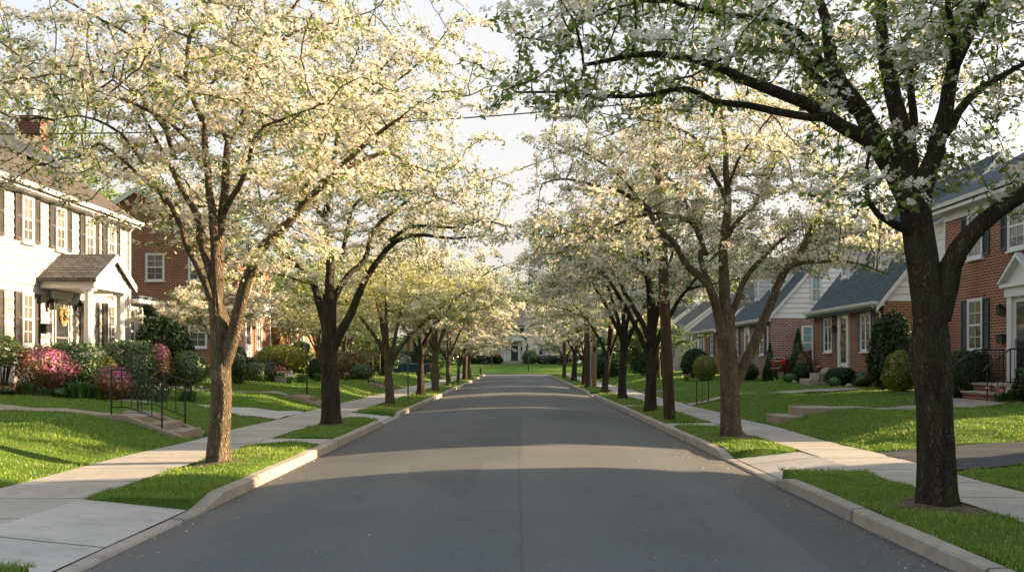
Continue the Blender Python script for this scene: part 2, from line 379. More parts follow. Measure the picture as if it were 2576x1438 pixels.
M['chrome'] = m_plain('chrome', (.7, .7, .7), .15, .05, 3, 0, .9, .6)
M['redlight'] = m_plain('red_lens', (.55, .02, .02), .15, .1, 3, 0, 0, .7)
M['wire'] = m_plain('wire', (.03, .015, .02), .6, .1, 3, 0)
M['stone'] = m_plain('pale_stone', (.36, .31, .25), .85, .2, 6, .4)
M['wood'] = m_plain('weathered_wood', (.30, .20, .10), .8, .3, 8, .3)
M['redgloss'] = m_plain('red_enamel', (.25, .02, .02), .4, .1, 3, 0, 0, .5)
M['soil'] = m_plain('bare_soil', (.115, .083, .05), .95, .5, 14, .8, bscale=45)
M['litter'] = m_leaf('dry_leaf', [(.10, .06, .03), (.25, .17, .09), (.45, .35, .25)], .2, 3)
# ================================================================ ground
LE, RE = -3.48, 3.53            # road edges
SLI, SLO = -4.85, -6.3          # left sidewalk
SRI, SRO = 4.85, 6.0            # right sidewalk
YEND = 112.0                    # mouth of the cross street
DL = [(7.5, 11.1), (26.3, 29.5), (80.0, 83.6)]     # driveways on the left (all cross the strip)
DR = [(13.9, 16.9), (46.0, 49.4)]
CL = [(18.5, 19.7)]                                # narrow walks across the strip
CR = [(23.4, 24.6), (33.5, 34.7)]
def ss(a, b, x):
    t = np.clip((x-a)/(b-a), 0, 1); return t*t*(3-2*t)
def H(x, y):
    """height of the turf"""
    x = np.asarray(x, float); y = np.asarray(y, float)
    left = x < 0
    s = np.abs(x); d = s-np.where(left, -SLO, SRO)
    bank = np.where(left, .42, .36)*ss(-.1, 2.0, d)
    slope = np.where(left, .36, .14+.22*ss(30, 42, y))*np.clip((d-1.5)/6.5, 0, 1)
    h = .15+bank+slope
    wob = .03*np.sin(x*1.3+y*.7)*ss(.5, 2, d)+.025*np.sin(y*.9-x*.5)*ss(.5, 2, d)
    ramp_ = .15+.075*np.clip(d, 0, 8)
    mask = np.zeros_like(h)
    for side, L in ((True, DL), (False, DR)):
        for a, b in L:
            k = ss(a-1.3, a-.1, y)*(1-ss(b+.1, b+1.3, y))
            mask = np.maximum(mask, np.where(left == side, k, 0))
    h = h+wob
    h = h*(1-mask)+np.minimum(h, ramp_)*mask
    strip = .15+.03*np.sin(np.clip((s-3.6)/1.25, 0, 1)*math.pi)
    h = np.where(d < -.02, strip, h)
    # land beyond the cross street
    far = .12+1.15*ss(YEND+7, YEND+24, y)
    h = np.where(y > YEND+6.2, np.where(s < 9, far, np.maximum(far, .2)), h)
    h = h+.012*np.sin(x*5.1+y*3.3)+.012*np.sin(x*3.7-y*4.9)
    return h
def h1(x, y): return float(H(np.array([x]), np.array([y]))[0])
def paved(x, y, e=0.0):
    x = np.asarray(x, float); y = np.asarray(y, float)
    p = (x > LE-.17-e) & (x < RE+.17+e) & (y < YEND)
    p |= (x > SLO-e) & (x < SLI+e) & (y < YEND)
    p |= (x > SRI-e) & (x < SRO+e) & (y < YEND)
    for a, b in DL: p |= (x < LE) & (y > a-e) & (y < b+e) & (x > -21)
    for a, b in DR: p |= (x > RE) & (y > a-e) & (y < b+e) & (x < 21)
    for a, b in CL: p |= (x < LE) & (x > SLI) & (y > a-e) & (y < b+e)
    for a, b in CR: p |= (x > RE) & (x < SRI) & (y > a-e) & (y < b+e)
    p |= (x < SLO) & (x > -13) & (y > 19.7-e) & (y < 21.0+e)          # path to the white house
    p |= (x > 11.0) & (x < 12.2) & (y > 25.2-e) & (y < 28.0+e)  # path to the red brick house
    p |= (x > SRO) & (x < 12.2) & (y > 24.0-e) & (y < 25.3+e)
    p |= (x > SRO) & (x < 12.0) & (y > 34.3-e) & (y < 35.4+e)
    p |= (x < SLO) & (x > -13) & (y > 33.2-e) & (y < 34.3+e)
    p |= (y > YEND-.3) & (y < YEND+6.4)
    return p
def xl(a, b, n): return list(np.linspace(a, b, n))
xs = xl(-70, -24, 12)+xl(-23, -14, 13)+xl(-13.6, -6.32, 30)+[SLO-.005, SLO+.005, SLI-.005, SLI+.005]+xl(SLI+.1, LE-.2, 8)+[LE-.165, LE-.155, -3, 0, 3, RE+.155, RE+.165]+xl(RE+.2, SRI-.1, 8)+[SRI-.005, SRI+.005, SRO-.005, SRO+.005]+xl(SRO+.05, 13.6, 30)+xl(14, 23, 13)+xl(24, 70, 12)
ys = xl(-12, 4, 9)+xl(4.5, 30, 103)+xl(30.4, 60, 75)+xl(61, 112, 52)+xl(113, 150, 38)+xl(155, 260, 12)
for L in (DL, DR, CL, CR, [(19.7, 21.0)]):
    for a, b in L: ys += [a-.005, a+.005, b-.005, b+.005]
ys += [YEND-.3, YEND-.29, YEND+6.4, YEND+6.41]
xs = np.array(sorted(set(np.round(xs, 4)))); ys = np.array(sorted(set(np.round(ys, 4))))
XX, YY = np.meshgrid(xs, ys); ZZ = H(XX, YY)
pv = paved(XX, YY)
ZZ = np.where(pv, ZZ-.07, ZZ)
ZZ = np.where((XX > LE-.16) & (XX < RE+.16) & (YY < YEND+6.405), -.12, ZZ)
ZZ = np.where((YY > YEND-.295) & (YY < YEND+6.405), -.12, ZZ)
ap = pv & (((XX < LE) & (XX > SLI)) | ((XX > RE) & (XX < SRI))); ZZ = np.where(ap, -.03, ZZ)
nx, ny = len(xs), len(ys)
I = np.arange(nx*ny).reshape(ny, nx)
quads = np.stack([I[:-1, :-1], I[:-1, 1:], I[1:, 1:], I[1:, :-1]], -1).reshape(-1, 4)
o = mesh_np('lawn', np.stack([XX, YY, ZZ], -1).reshape(-1, 3), [quads], M['lawn'], smooth=True); tag(o, None, None, kind='structure')

def sheet(name, xs, ys, zf, mat, thick=.0):
    XX, YY = np.meshgrid(np.array(xs), np.array(ys)); ZZ = zf(XX, YY)
    n, m = len(xs), len(ys); I = np.arange(n*m).reshape(m, n)
    q = np.stack([I[:-1, :-1], I[:-1, 1:], I[1:, 1:], I[1:, :-1]], -1).reshape(-1, 4)
    o = mesh_np(name, np.stack([XX, YY, ZZ], -1).reshape(-1, 3), [q], mat, smooth=True)
    return tag(o, None, None, kind='structure')
crown = lambda X, Y: .17*(1-(np.abs(X-.02)/3.52)**2)*(1-ss(YEND-14, YEND, Y))+.004*np.sin(Y*1.1+X)*ss(0, 2, 3.4-np.abs(X))
sheet('road', np.linspace(LE-.02, RE+.02, 30), np.concatenate([np.linspace(-12, 60, 200), np.linspace(61, YEND, 60)]), crown, M['asphalt'])
sheet('cross_road', np.linspace(-70, 70, 30), np.linspace(YEND, YEND+6.1, 6), lambda X, Y: -.004+0*X, M['asphalt'])
wz = lambda X, Y: .155+.012*np.sin(Y*.9+X)*ss(9, 12, Y)
yw = np.concatenate([np.linspace(-12, 40, 160), np.linspace(41, YEND-.3, 80)])
sheet('sidewalk', np.linspace(SLO, SLI, 5), yw, wz, M['walk'])
sheet('sidewalk', np.linspace(SRI, SRO, 5), yw, wz, M['walk'])

# kerbs, dropped in front of the driveways
def kerb(xe, s, drops, name, y0=-12, y1=YEND-1.0):
    yl = [y0]; hl = [.14]
    for a, b in drops:
        if b < y0 or a > y1: continue
        yl += [a-.75, a+.05, b-.05, b+.75]; hl += [.14, .03, .03, .14]
    yl.append(y1); hl.append(.14)
    Y = np.array(sorted(set(list(np.round(np.arange(y0, y1, 1.0), 3))+yl)))
    Hh = np.interp(Y, yl, hl)+.004*np.sin(Y*2.3)
    jx = .008*np.sin(Y*1.7)+.006*np.sin(Y*.31+2)
    mb = MB(); V = []
    for y, h, j in zip(Y, Hh, jx):
        x0 = xe+j*.6; c = .02
        V += [(x0, y, -.1), (x0+s*.012, y, h-c), (x0+s*(.012+c), y, h), (xe+s*.165, y, h+.004), (xe+s*.165, y, -.1)]
    F = []
    for i in range(len(Y)-1):
        for k in range(4): F.append([i*5+k, i*5+k+1, (i+1)*5+k+1, (i+1)*5+k])
    e = (len(Y)-1)*5
    F += [[0, 1, 2, 3, 4], [e+4, e+3, e+2, e+1, e]]
    mb.add(V, F); o = mb.build(name, M['kerb']); tag(o, None, None, kind='structure')
kerb(LE, -1, DL, 'kerb'); kerb(RE, 1, DR, 'kerb')
mb = MB(); mb.box(-70, 70, YEND+6.1, YEND+6.28, -.1, .12); o = mb.build('kerb', M['kerb'], bevel=.02); tag(o, None, None, kind='structure')

# driveways, aprons, garden paths
def apron(x0, x1, a, b, mat, name, z0, z1):
    sheet(name, np.linspace(x0, x1, 8), np.linspace(a, b, 6), lambda X, Y: z0+(z1-z0)*np.abs(X-x0)/abs(x1-x0), mat)
for a, b in DL:
    apron(LE-.188, SLI-.002, a, b, M['apron'], 'driveway', .036, .157)
for a, b in DR:
    apron(RE+.188, SRI+.002, a, b, M['apron'], 'driveway', .036, .157)
for a, b in CL: apron(LE-.168, SLI-.002, a, b, M['apron'], 'footpath', .146, .157)
for a, b in CR: apron(RE+.168, SRI+.002, a, b, M['apron'], 'footpath', .146, .157)
gz = lambda X, Y: H(X, Y)+.018
sheet('driveway', np.linspace(-21, SLO, 40), np.linspace(7.5, 11.1, 8), gz, M['apron'])
sheet('driveway', np.linspace(-21, SLO, 40), np.linspace(26.3, 29.5, 8), gz, M['apron']) if False else sheet('driveway', np.linspace(-11.6, SLO, 24), np.linspace(26.3, 29.5, 8), gz, M['apron'])
sheet('driveway', np.linspace(-21, SLO, 40), np.linspace(80.0, 83.6, 8), gz, M['drive'])
sheet('driveway', np.linspace(SRO, 15.4, 40), np.linspace(13.9, 16.7, 8), gz, M['drive'])
sheet('driveway', np.linspace(SRO, 21, 40), np.linspace(46.0, 49.4, 8), gz, M['drive'])
sheet('footpath', np.linspace(-12.9, -8.0, 20), np.linspace(19.72, 20.98, 5), gz, M['step'])
sheet('footpath', np.linspace(7.55, 12.2, 24), np.linspace(24.05, 25.25, 5), gz, M['step'])
sheet('footpath', np.linspace(11.05, 12.18, 8), np.linspace(25.26, 27.98, 8), gz, M['step'])
sheet('footpath', np.linspace(SRO, 12.0, 20), np.linspace(34.32, 35.38, 5), gz, M['step'])
sheet('footpath', np.linspace(-12.9, -7.7, 20), np.linspace(33.22, 34.28, 5), gz, M['step'])

# ---------------------------------------------------------------- grass blades
TRUNKS = [(4.46, 10.5, .3), (4.32, 20.0, .28), (-4.48, 15.0, .24), (-4.39, 23.7, .28)]
BEDS = []     # (x0,x1,y0,y1) footprints without turf
def bed(x0, x1, y0, y1): BEDS.append((x0, x1, y0, y1))
bed(-26, -13.3, 20, 36.6); bed(13.5, 25, 22, 34.5); bed(13.2, 24, 36, 45.3); bed(-25, -13.6, 50, 57); bed(12.7, 24, 51, 60.4)
bed(-26, -14, 61, 73); bed(12.7, 24, 65, 77); bed(-13.3, -11.4, 24.2, 26.2); bed(-13.3, -11.6, 29.6, 34.5)
def tall(n, y0, y1, hgt, wid, reg):
    P = []
    for x0, x1 in reg:
        k = int(n*abs(x1-x0)*(y1-y0)); P.append(np.stack([RNG.uniform(min(x0, x1), max(x0, x1), k), RNG.uniform(y0, y1, k)], 1))
    P = np.concatenate(P)
    keep = ~paved(P[:, 0], P[:, 1], -.035)
    for a, b, c, d in BEDS: keep &= ~((P[:, 0] > a) & (P[:, 0] < b) & (P[:, 1] > c) & (P[:, 1] < d))
    # only what the lens or a step to its side can see
    keep &= np.abs(P[:, 0]) < P[:, 1]*.56+1.5
    P = P[keep]
    # thin patches
    dens = .5+.5*np.sin(P[:, 0]*2.1+np.sin(P[:, 1]*1.3)*2)*np.sin(P[:, 1]*1.7+P[:, 0]*.6)
    P = P[RNG.uniform(0, 1, len(P)) < .5+.5*dens]
    for tx, ty, tr in TRUNKS:
        q = np.hypot(P[:, 0]-tx, (P[:, 1]-ty)*.8); P = P[RNG.uniform(0, 1, len(P)) < np.clip((q-tr)/.45, .06, 1)]
    n_ = len(P); z = H(P[:, 0], P[:, 1])-.006
    h = hgt*RNG.uniform(.45, 1.15, n_)*(.8+.35*np.sin(P[:, 0]*1.9)*np.sin(P[:, 1]*1.4)+.3*np.sin(P[:, 0]*9+np.sin(P[:, 1]*7)*1.5)*np.sin(P[:, 1]*8.3)); an = RNG.uniform(0, 2*math.pi, n_)
    le = RNG.uniform(0, 2*math.pi, n_); la = h*RNG.uniform(.15, .95, n_)
    w = wid*RNG.uniform(.6, 1.3, n_)
    b = np.stack([P[:, 0], P[:, 1], z], 1)
    dx = np.stack([np.cos(an)*w, np.sin(an)*w, 0*w], 1)
    tp = b+np.stack([np.cos(le)*la, np.sin(le)*la, h], 1)
    md = b+np.stack([np.cos(le)*la*.3, np.sin(le)*la*.3, h*.6], 1)
    return np.stack([b-dx, b+dx, md+dx*.7, tp, md-dx*.7], 1)
blades = [tall(2600, 6.5, 13, .055, .0032, [(LE-.1, SLI-.02), (RE+.1, SRI+.02)]),
          tall(1500, 10.5, 16, .06, .004, [(SLO, -10.5), (SRO, 10.5)]),
          tall(1500, 13, 20, .055, .0045, [(LE-.1, SLI-.02), (RE+.1, SRI+.02)]),
          tall(800, 16, 24, .06, .006, [(SLO, -12.5), (SRO, 13)]),
          tall(700, 20, 34, .055, .007, [(LE-.1, SLI-.02), (RE+.1, SRI+.02)]),
          tall(300, 24, 38, .06, .010, [(SLO, -14), (SRO, 14)]),
          tall(120, 34, 60, .06, .016, [(LE-.1, -14), (RE+.1, 14)]),
          tall(35, 60, 110, .07, .03, [(LE-.1, -14), (RE+.1, 14)])]
B = np.concatenate(blades); n_ = len(B)
V = B.reshape(-1, 3); k = np.arange(n_)[:, None]*5
o = mesh_np('grass', V, [k+np.array([[0, 1, 2, 4]]), k+np.array([[4, 2, 3]])], M['grass']); tag(o, None, None, kind='stuff')
print('blades', n_)

# worn soil round the nearest trunks
for tx, ty, tr in TRUNKS:
    k = 40; a = np.arange(k)*2*math.pi/k; rr = (tr+.24)*(1+.22*np.sin(a*3+tx)+.16*np.sin(a*5+ty)+.1*np.sin(a*9)); V = [(tx, ty, h1(tx, ty)+.02)]
    for f_, dz in ((.5, .018), (1.0, -.006)):
        X = np.clip(tx+np.cos(a)*rr*f_, min(SLI+.04, tx) if tx < 0 else RE+.2, LE-.2 if tx < 0 else SRI-.04); Y = ty+np.sin(a)*rr*f_*1.2; V += [(x, y, h1(x, y)+dz) for x, y in zip(X, Y)]
    t_ = np.array([[0, 1+i, 1+(i+1) % k] for i in range(k)]); q_ = np.array([[1+i, 1+k+i, 1+k+(i+1) % k, 1+(i+1) % k] for i in range(k)])
    o = mesh_np('soil', V, [t_, q_], M['soil'], smooth=True); tag(o, None, None, kind='structure')
# fallen petals and bits on the road, walks and grass
n_ = 1500
px = np.concatenate([RNG.uniform(LE, RE, 160), RE-np.abs(RNG.normal(0, .35, 600)), LE+np.abs(RNG.normal(0, .22, 240)), RNG.uniform(3.7, 6.0, 280), RNG.uniform(-6.2, -3.7, 220)])
py = 6.5+RNG.uniform(0, 1, n_)**1.7*34
pz = np.where((px > LE) & (px < RE), crown(px, py)+.006, np.where(np.abs(px) < 3.75, .16, H(px, py)+.02))
sz = RNG.uniform(.004, .014, n_)*np.where((px > LE+1) & (px < RE-1), .8, 1.1); an = RNG.uniform(0, 6.28, n_)
C_ = np.stack([px, py, pz], 1); a_ = np.stack([np.cos(an)*sz, np.sin(an)*sz, RNG.uniform(0, .5, n_)*sz], 1); b_ = np.stack([-np.sin(an)*sz*.6, np.cos(an)*sz*.6, RNG.uniform(0, .5, n_)*sz], 1)
V = np.stack([C_-a_, C_-b_, C_+a_, C_+b_], 1).reshape(-1, 3)
q = np.arange(n_*4).reshape(-1, 4)
o = mesh_np('fallen_petals', V, [q], [M['petal'], M['litter']], mi=(RNG.uniform(0, 1, n_) < .5).astype(int)); tag(o, None, None, kind='stuff')
# ================================================================ trees
def resample(P, step):
    """Catmull-Rom through the points, evenly spaced"""
    P = [np.array(p, float) for p in P]
    Q = [2*P[0]-P[1]]+P+[2*P[-1]-P[-2]]
    out = []
    for i in range(1, len(Q)-2):
        n = max(1, int(np.linalg.norm(Q[i+1]-Q[i])/step))
        for k in range(n):
            t = k/n
            out.append(.5*((2*Q[i])+(-Q[i-1]+Q[i+1])*t+(2*Q[i-1]-5*Q[i]+4*Q[i+1]-Q[i+2])*t*t+(-Q[i-1]+3*Q[i]-3*Q[i+1]+Q[i+2])*t**3))
    out.append(P[-1]); return np.array(out)

class Wood:
    def __init__(s): s.V = []; s.F = []; s.n = 0
    def tube(s, P, r, n, lump=0.0, seed=0, flare=None, bumps=()):
        P = np.asarray(P, float); r = np.asarray(r, float); m = len(P)
        T = np.gradient(P, axis=0); T /= np.linalg.norm(T, axis=1)[:, None]+1e-9
        up = np.array([1., 0, 0]) if abs(T[0][0]) < .8 else np.array([0, 1., 0])
        A = np.zeros_like(P)
        for i in range(m):
            up = up-T[i]*up.dot(T[i]); up /= np.linalg.norm(up)+1e-9; A[i] = up
        Bv = np.cross(T, A)
        an = np.arange(n)*2*math.pi/n
        rad = np.repeat(r[:, None], n, 1)
        if lump:
            h = np.arange(m)[:, None]*(.115 if n >= 16 else .23)
            if n >= 30: rad = rad*(1+.022*np.sin(an*11+1.6*np.sin(h*2.2+seed)+seed)+.016*np.sin(an*17+2.1*np.sin(h*1.7))*np.cos(h*5+an*2)+np.random.default_rng(int(seed)).normal(size=(m, n))*.012)
            rad = rad*(1+lump*(np.sin(an*3+h*1.3+seed)+.7*np.sin(an*5-h*2.1+seed*2)+.8*np.sin(an*2+h*.8+seed*3)+.5*np.sin(an*7+h*3.3)))
        if flare is not None: rad = rad*(1+flare[:, None]*(1+.55*np.sin(an*5+seed)+.35*np.sin(an*3+seed*1.7)))
        for (k, ang, sz, amp) in bumps:
            d = np.angle(np.exp(1j*(an-ang)))[None, :]*r[:, None]; hh = (np.arange(m)*.06-k*.12)[:, None]
            rad = rad+amp*np.exp(-(d**2+hh**2)/(2*sz*sz))
        V = P[:, None]+A[:, None]*(np.cos(an)[None, :, None]*rad[:, :, None])+Bv[:, None]*(np.sin(an)[None, :, None]*rad[:, :, None])
        I = np.arange(m*n).reshape(m, n)+s.n
        J = np.roll(I, -1, 1)
        s.V.append(V.reshape(-1, 3)); s.F.append(np.stack([I[:-1], J[:-1], J[1:], I[1:]], -1).reshape(-1, 4)); s.n += m*n

def flowers(P, N, size, rng, cup=.22):
    """four-bract blossoms: centre P, facing N"""
    k = len(P)
    a = rng.normal(size=(k, 3)); a -= N*(a*N).sum(1)[:, None]; a /= np.linalg.norm(a, axis=1)[:, None]+1e-9
    b = np.cross(N, a)
    V = []
    for j in range(4):
        an = j*math.pi/2+rng.uniform(-.2, .2, k)
        d = a*np.cos(an)[:, None]+b*np.sin(an)[:, None]; e = np.cross(N, d)
        s = (size*rng.uniform(.42, .55, k))[:, None]; c = (cup*rng.uniform(-.4, 1.3, k))[:, None]
        V += [P+d*s*.04, P+d*s*.62+e*s*.42+N*s*c*.6, P+d*s+N*s*c*(.7), P+d*s*.62-e*s*.42+N*s*c*.6]
    V = np.stack(V, 1).reshape(-1, 3)
    return V, np.arange(k*16).reshape(-1, 4)
def leaves(P, N, size, rng, asp=.5, fold=.25):
    k = len(P)
    a = rng.normal(size=(k, 3)); a -= N*(a*N).sum(1)[:, None]; a /= np.linalg.norm(a, axis=1)[:, None]+1e-9
    b = np.cross(N, a); s = size[:, None]
    V = np.stack([P-a*s*.5, P+b*s*asp*.5+N*s*fold*.4-a*s*.05, P+a*s*.55-N*s*fold*.3, P-b*s*asp*.5+N*s*fold*.4-a*s*.05], 1).reshape(-1, 3)
    return V, np.arange(k*4).reshape(-1, 4)
def unit(v): return v/(np.linalg.norm(v, axis=-1, keepdims=True)+1e-9)

def grow(limbs, att, seed, step=.2, di=1.3, dk=.26, iters=60, bias=(0, 0, .12)):
    """space colonisation from the limb nodes towards the attractors"""
    rng = np.random.default_rng(seed)
    pos = []; par = []; lim = []
    for P, r in limbs:
        for i in range(len(P)):
            if r[i] < .13: pos.append(P[i]); par.append(-1); lim.append(r[i])
    pos = [np.array(p) for p in pos]; base = len(pos)
    A = att.copy(); PP = np.array(pos)
    best = np.full(len(A), 1e9); bi = np.zeros(len(A), int)
    def upd(lo):
        nonlocal best, bi
        Q = np.array(pos[lo:])
        if not len(Q) or not len(A): return
        d = np.linalg.norm(A[:, None]-Q[None], axis=2); m = d.min(1); j = d.argmin(1)
        u = m < best; best = np.where(u, m, best); bi = np.where(u, j+lo, bi)
    upd(0); seen = set()
    for it in range(iters):
        keep = best > dk; A = A[keep]; best = best[keep]; bi = bi[keep]
        if not len(A): break
        act = best < (di if it > 4 else di*2.2)
        if not act.any(): break
        new = []
        ids = bi[act]; vec = unit(A[act]-np.array(pos)[ids])
        order = np.argsort(ids); ids = ids[order]; vec = vec[order]
        u, st = np.unique(ids, return_index=True)
        sums = np.add.reduceat(vec, st)
        for n_, v in zip(u, sums):
            d = v/(np.linalg.norm(v)+1e-9)+np.array(bias)+rng.normal(size=3)*.16
            d /= np.linalg.norm(d)
            q = pos[n_]+d*step
            key = (n_, tuple(np.round(q/(step*.5)).astype(int)))
            if key in seen: continue
            seen.add(key); new.append((q, n_))
        if not new: break
        lo = len(pos)
        for q, n_ in new: pos.append(q); par.append(int(n_)); lim.append(0)
        upd(lo)
    return np.array(pos), np.array(par), np.array(lim), base

def build_tree(limbs, pads, seed, n_att, fl, flsize, lf, lfsize, step=.2, trunk_n=22, twig_min=.0058, dk=.26, lod=1.0, bumps=(), spread=1.0, up=.55):
    """returns wood mesh data and crown mesh data, around the origin of the trunk's foot.
    limbs: [(points, r0, r1)]; first one is the trunk.  pads: function(rng, n) -> attractors"""
    rng = np.random.default_rng(seed)
    W = Wood(); L = []
    for i, (P, r0, r1) in enumerate(limbs):
        Q = resample(P, .06 if i == 0 else .16)
        n = len(Q); t = np.linspace(0, 1, n)
        if i: Q = Q+np.cumsum(rng.normal(size=(n, 3))*.010, 0)*np.minimum(1, t*4)[:, None]
        r = r0+(r1-r0)*t**.85
        if i == 0:
            hgt = Q[:, 2]-Q[0, 2]
            W.tube(Q, r, trunk_n, .03, seed, flare=.42*np.exp(-hgt/.17), bumps=bumps)
        else:
            W.tube(Q, r, max(7, int(trunk_n*.6*lod)) if r0 > .05 else 6, .025, seed+i)
        L.append((Q, r))
    att = pads(rng, n_att, L)
    pos, par, lim, base = grow(L[1:] if len(L) > 1 else L, att, seed, step=step, dk=dk)
    N = len(pos); ch = [[] for _ in range(N)]; tips = np.zeros(N)
    for i in range(base, N): ch[par[i]].append(i)
    for i in range(N-1, base-1, -1):
        if tips[i] == 0: tips[i] = 1
        tips[par[i]] += tips[i]
    rad = np.maximum(twig_min, .0052*tips**.46)
    starts = []
    for i in range(N):
        if i < base: starts += ch[i]
    stack = list(starts)
    while stack:
        i = stack.pop(); chain = [par[i], i]
        while ch[chain[-1]]:
            c = sorted(ch[chain[-1]], key=lambda q: -tips[q]); stack += c[1:]; chain.append(c[0])
        P = pos[chain]; r = rad[chain].copy()
        r[0] = r[1]*1.15 if par[i] >= base else min(max(lim[par[i]]*.75, r[1]), r[1]*1.7)
        r[-1] = twig_min*.7
        n = 6 if r[1] > .03 else (4 if r[1] > .011 else 3)
        W.tube(P, r, n)
    # blossoms and leaves on the outer twigs
    tw = np.array([i for i in range(base, N) if tips[i] <= 3])
    d = unit(pos[tw]-pos[par[tw]])
    def place(k, jit):
        j = rng.integers(0, len(tw), k)
        p = pos[tw[j]]-d[j]*step*rng.uniform(0, 1, (k, 1))+rng.normal(size=(k, 3))*jit*np.array([1, 1, .55])
        return p, j
    # sprays: some twigs carry many flowers, others mostly leaves
    w = rng.uniform(0, 1, len(tw))
    patch = .5+.5*np.sin(pos[tw][:, 0]*2.3+seed)*np.sin(pos[tw][:, 1]*2.1+seed*.7)*np.cos(pos[tw][:, 2]*2.9+seed*1.3)
    nf = int(fl); wt = (w > .42)*(.2+.8*patch)**1.5*(.5+w); wt /= wt.sum()
    j = rng.choice(len(tw), nf, p=wt)
    pf = pos[tw[j]]-d[j]*step*rng.uniform(-.15, .75, (nf, 1))+rng.normal(size=(nf, 3))*.06*spread*np.array([1, 1, .38]); pf[:, 2] += .03
    nn = unit(rng.normal(size=(len(pf), 3))*.6+np.array([0, 0, 1.0])+unit(pf*np.array([1, 1, 0]))*.35)
    sz = flsize*rng.uniform(.6, 1.25, len(pf))
    V1, F1 = flowers(pf, nn, sz, rng)
    pl, j = place(int(lf*1.4), .06*spread); ok = rng.uniform(0, 1, len(j)) < 1.0-.55*patch[j]; pl = pl[ok][:int(lf)]; pl[:, 2] -= .015
    nl = unit(rng.normal(size=(len(pl), 3))*.75+np.array([0, 0, .7]))
    V2, F2 = leaves(pl, nl, lfsize*rng.uniform(.6, 1.25, len(pl)), rng, .55)
    V = np.concatenate([V1, V2]); F = np.concatenate([F1, F2+len(V1)])
    mi = np.concatenate([np.zeros(len(F1), int), np.ones(len(F2), int)])
    return np.concatenate(W.V), np.concatenate(W.F), V, F, mi

def plant(name, label, cat, loc, data, mats, group=None, rz=0, sc=(1, 1, 1)):
    wv, wf, cv, cf, mi = data
    t = thing(name, label, cat, loc, group, rz); t.scale = sc
    mesh_np('trunk', wv, [wf], mats[0], t, smooth=True)
    mesh_np('crown', cv, [cf], mats[1:], t, mi=mi)
    return t
def copy_tree(src, label, loc, rz, sc=1.0, group=None, mats=None, lean=(0, 0)):
    r = src.copy(); COL.objects.link(r); r.location = loc; r.rotation_euler = (lean[0], lean[1], rz)
    r.scale = (sc, sc, sc) if not hasattr(sc, '__len__') else sc
    r['label'] = label
    if group: r['group'] = group
    for c in src.children:
        k = c.copy(); COL.objects.link(k); k.parent = r
        if mats:
            k.data = k.data.copy(); use = mats[:1] if c.name.startswith('trunk') else mats[1:]
            for i, m in enumerate(use): k.data.materials[i] = m
    return r

def limbset(base, specs):
    """specs in photograph coordinates: (points, r0, r1, depth at start, depth at end) -> metres round the trunk's foot"""
    d0 = base[1]; out = []
    for pts, r0, r1, da, db in specs:
        n = len(pts); P = []
        for i, (x, y) in enumerate(pts):
            k = i/max(1, n-1); d = d0+da+(db-da)*k
            p = at(x, y, d); P.append((p.x-base[0], p.y-base[1], p.z-base[2]))
        out.append((P, r0, r1))
    return out
def pads_on_limbs(r_pad=.6, thick=.13, out_min=.25, xy=1.0, zz=.45, n_pads=70, extra=(), zmin=2.2, env=None, clipx=None, low=None):
    """flat sprays of attractors hung round the outer parts of the limbs"""
    def f(rng, n, L):
        C = []
        W = np.array([len(P) for P, r in L[1:]], float); W /= W.sum()
        for _ in range(n_pads):
            P, r = L[1+rng.choice(len(L)-1, p=W)]
            t = out_min+(1-out_min)*rng.uniform(0, 1)**.7
            p = P[min(len(P)-1, int(t*len(P)))]
            o = rng.normal(size=3)*np.array([xy, xy, zz]); o[2] += .12
            C.append((p+o, r_pad*rng.uniform(.6, 1.4)))
        for e in extra: C.append((np.array(e[:3], float), e[3]))
        if env:
            (cx, cy, cz), (ex, ey, ez), m = env
            for _ in range(m):
                v = unit(rng.normal(size=3)); v[2] = abs(v[2])*1.0-.35
                rr = rng.uniform(.55, 1.0)**.5
                C.append((np.array([cx, cy, cz])+v*rr*np.array([ex, ey, ez]), r_pad*rng.uniform(.6, 1.3)))
        C = [(c, r) for c, r in C if c[2] > (zmin if low is None or c[0] < low[0] else low[1]) and (clipx is None or clipx*c[0]+r*.8 < 4.55)]
        w = np.array([r*r for c, r in C]); w /= w.sum()
        j = rng.choice(len(C), n, p=w)
        c = np.array([C[i][0] for i in j]); r = np.array([C[i][1] for i in j])
        a = rng.uniform(0, 2*math.pi, n); q = np.sqrt(rng.uniform(0, 1, n))*r
        # sprays dip slightly at the rim
        z = rng.normal(size=n)*thick-.10*(q/np.maximum(r, .01))**2
        return c+np.stack([np.cos(a)*q, np.sin(a)*q, z], 1)
    return f

G_L = 'flowering trees along the left kerb'; G_R = 'flowering trees along the right kerb'
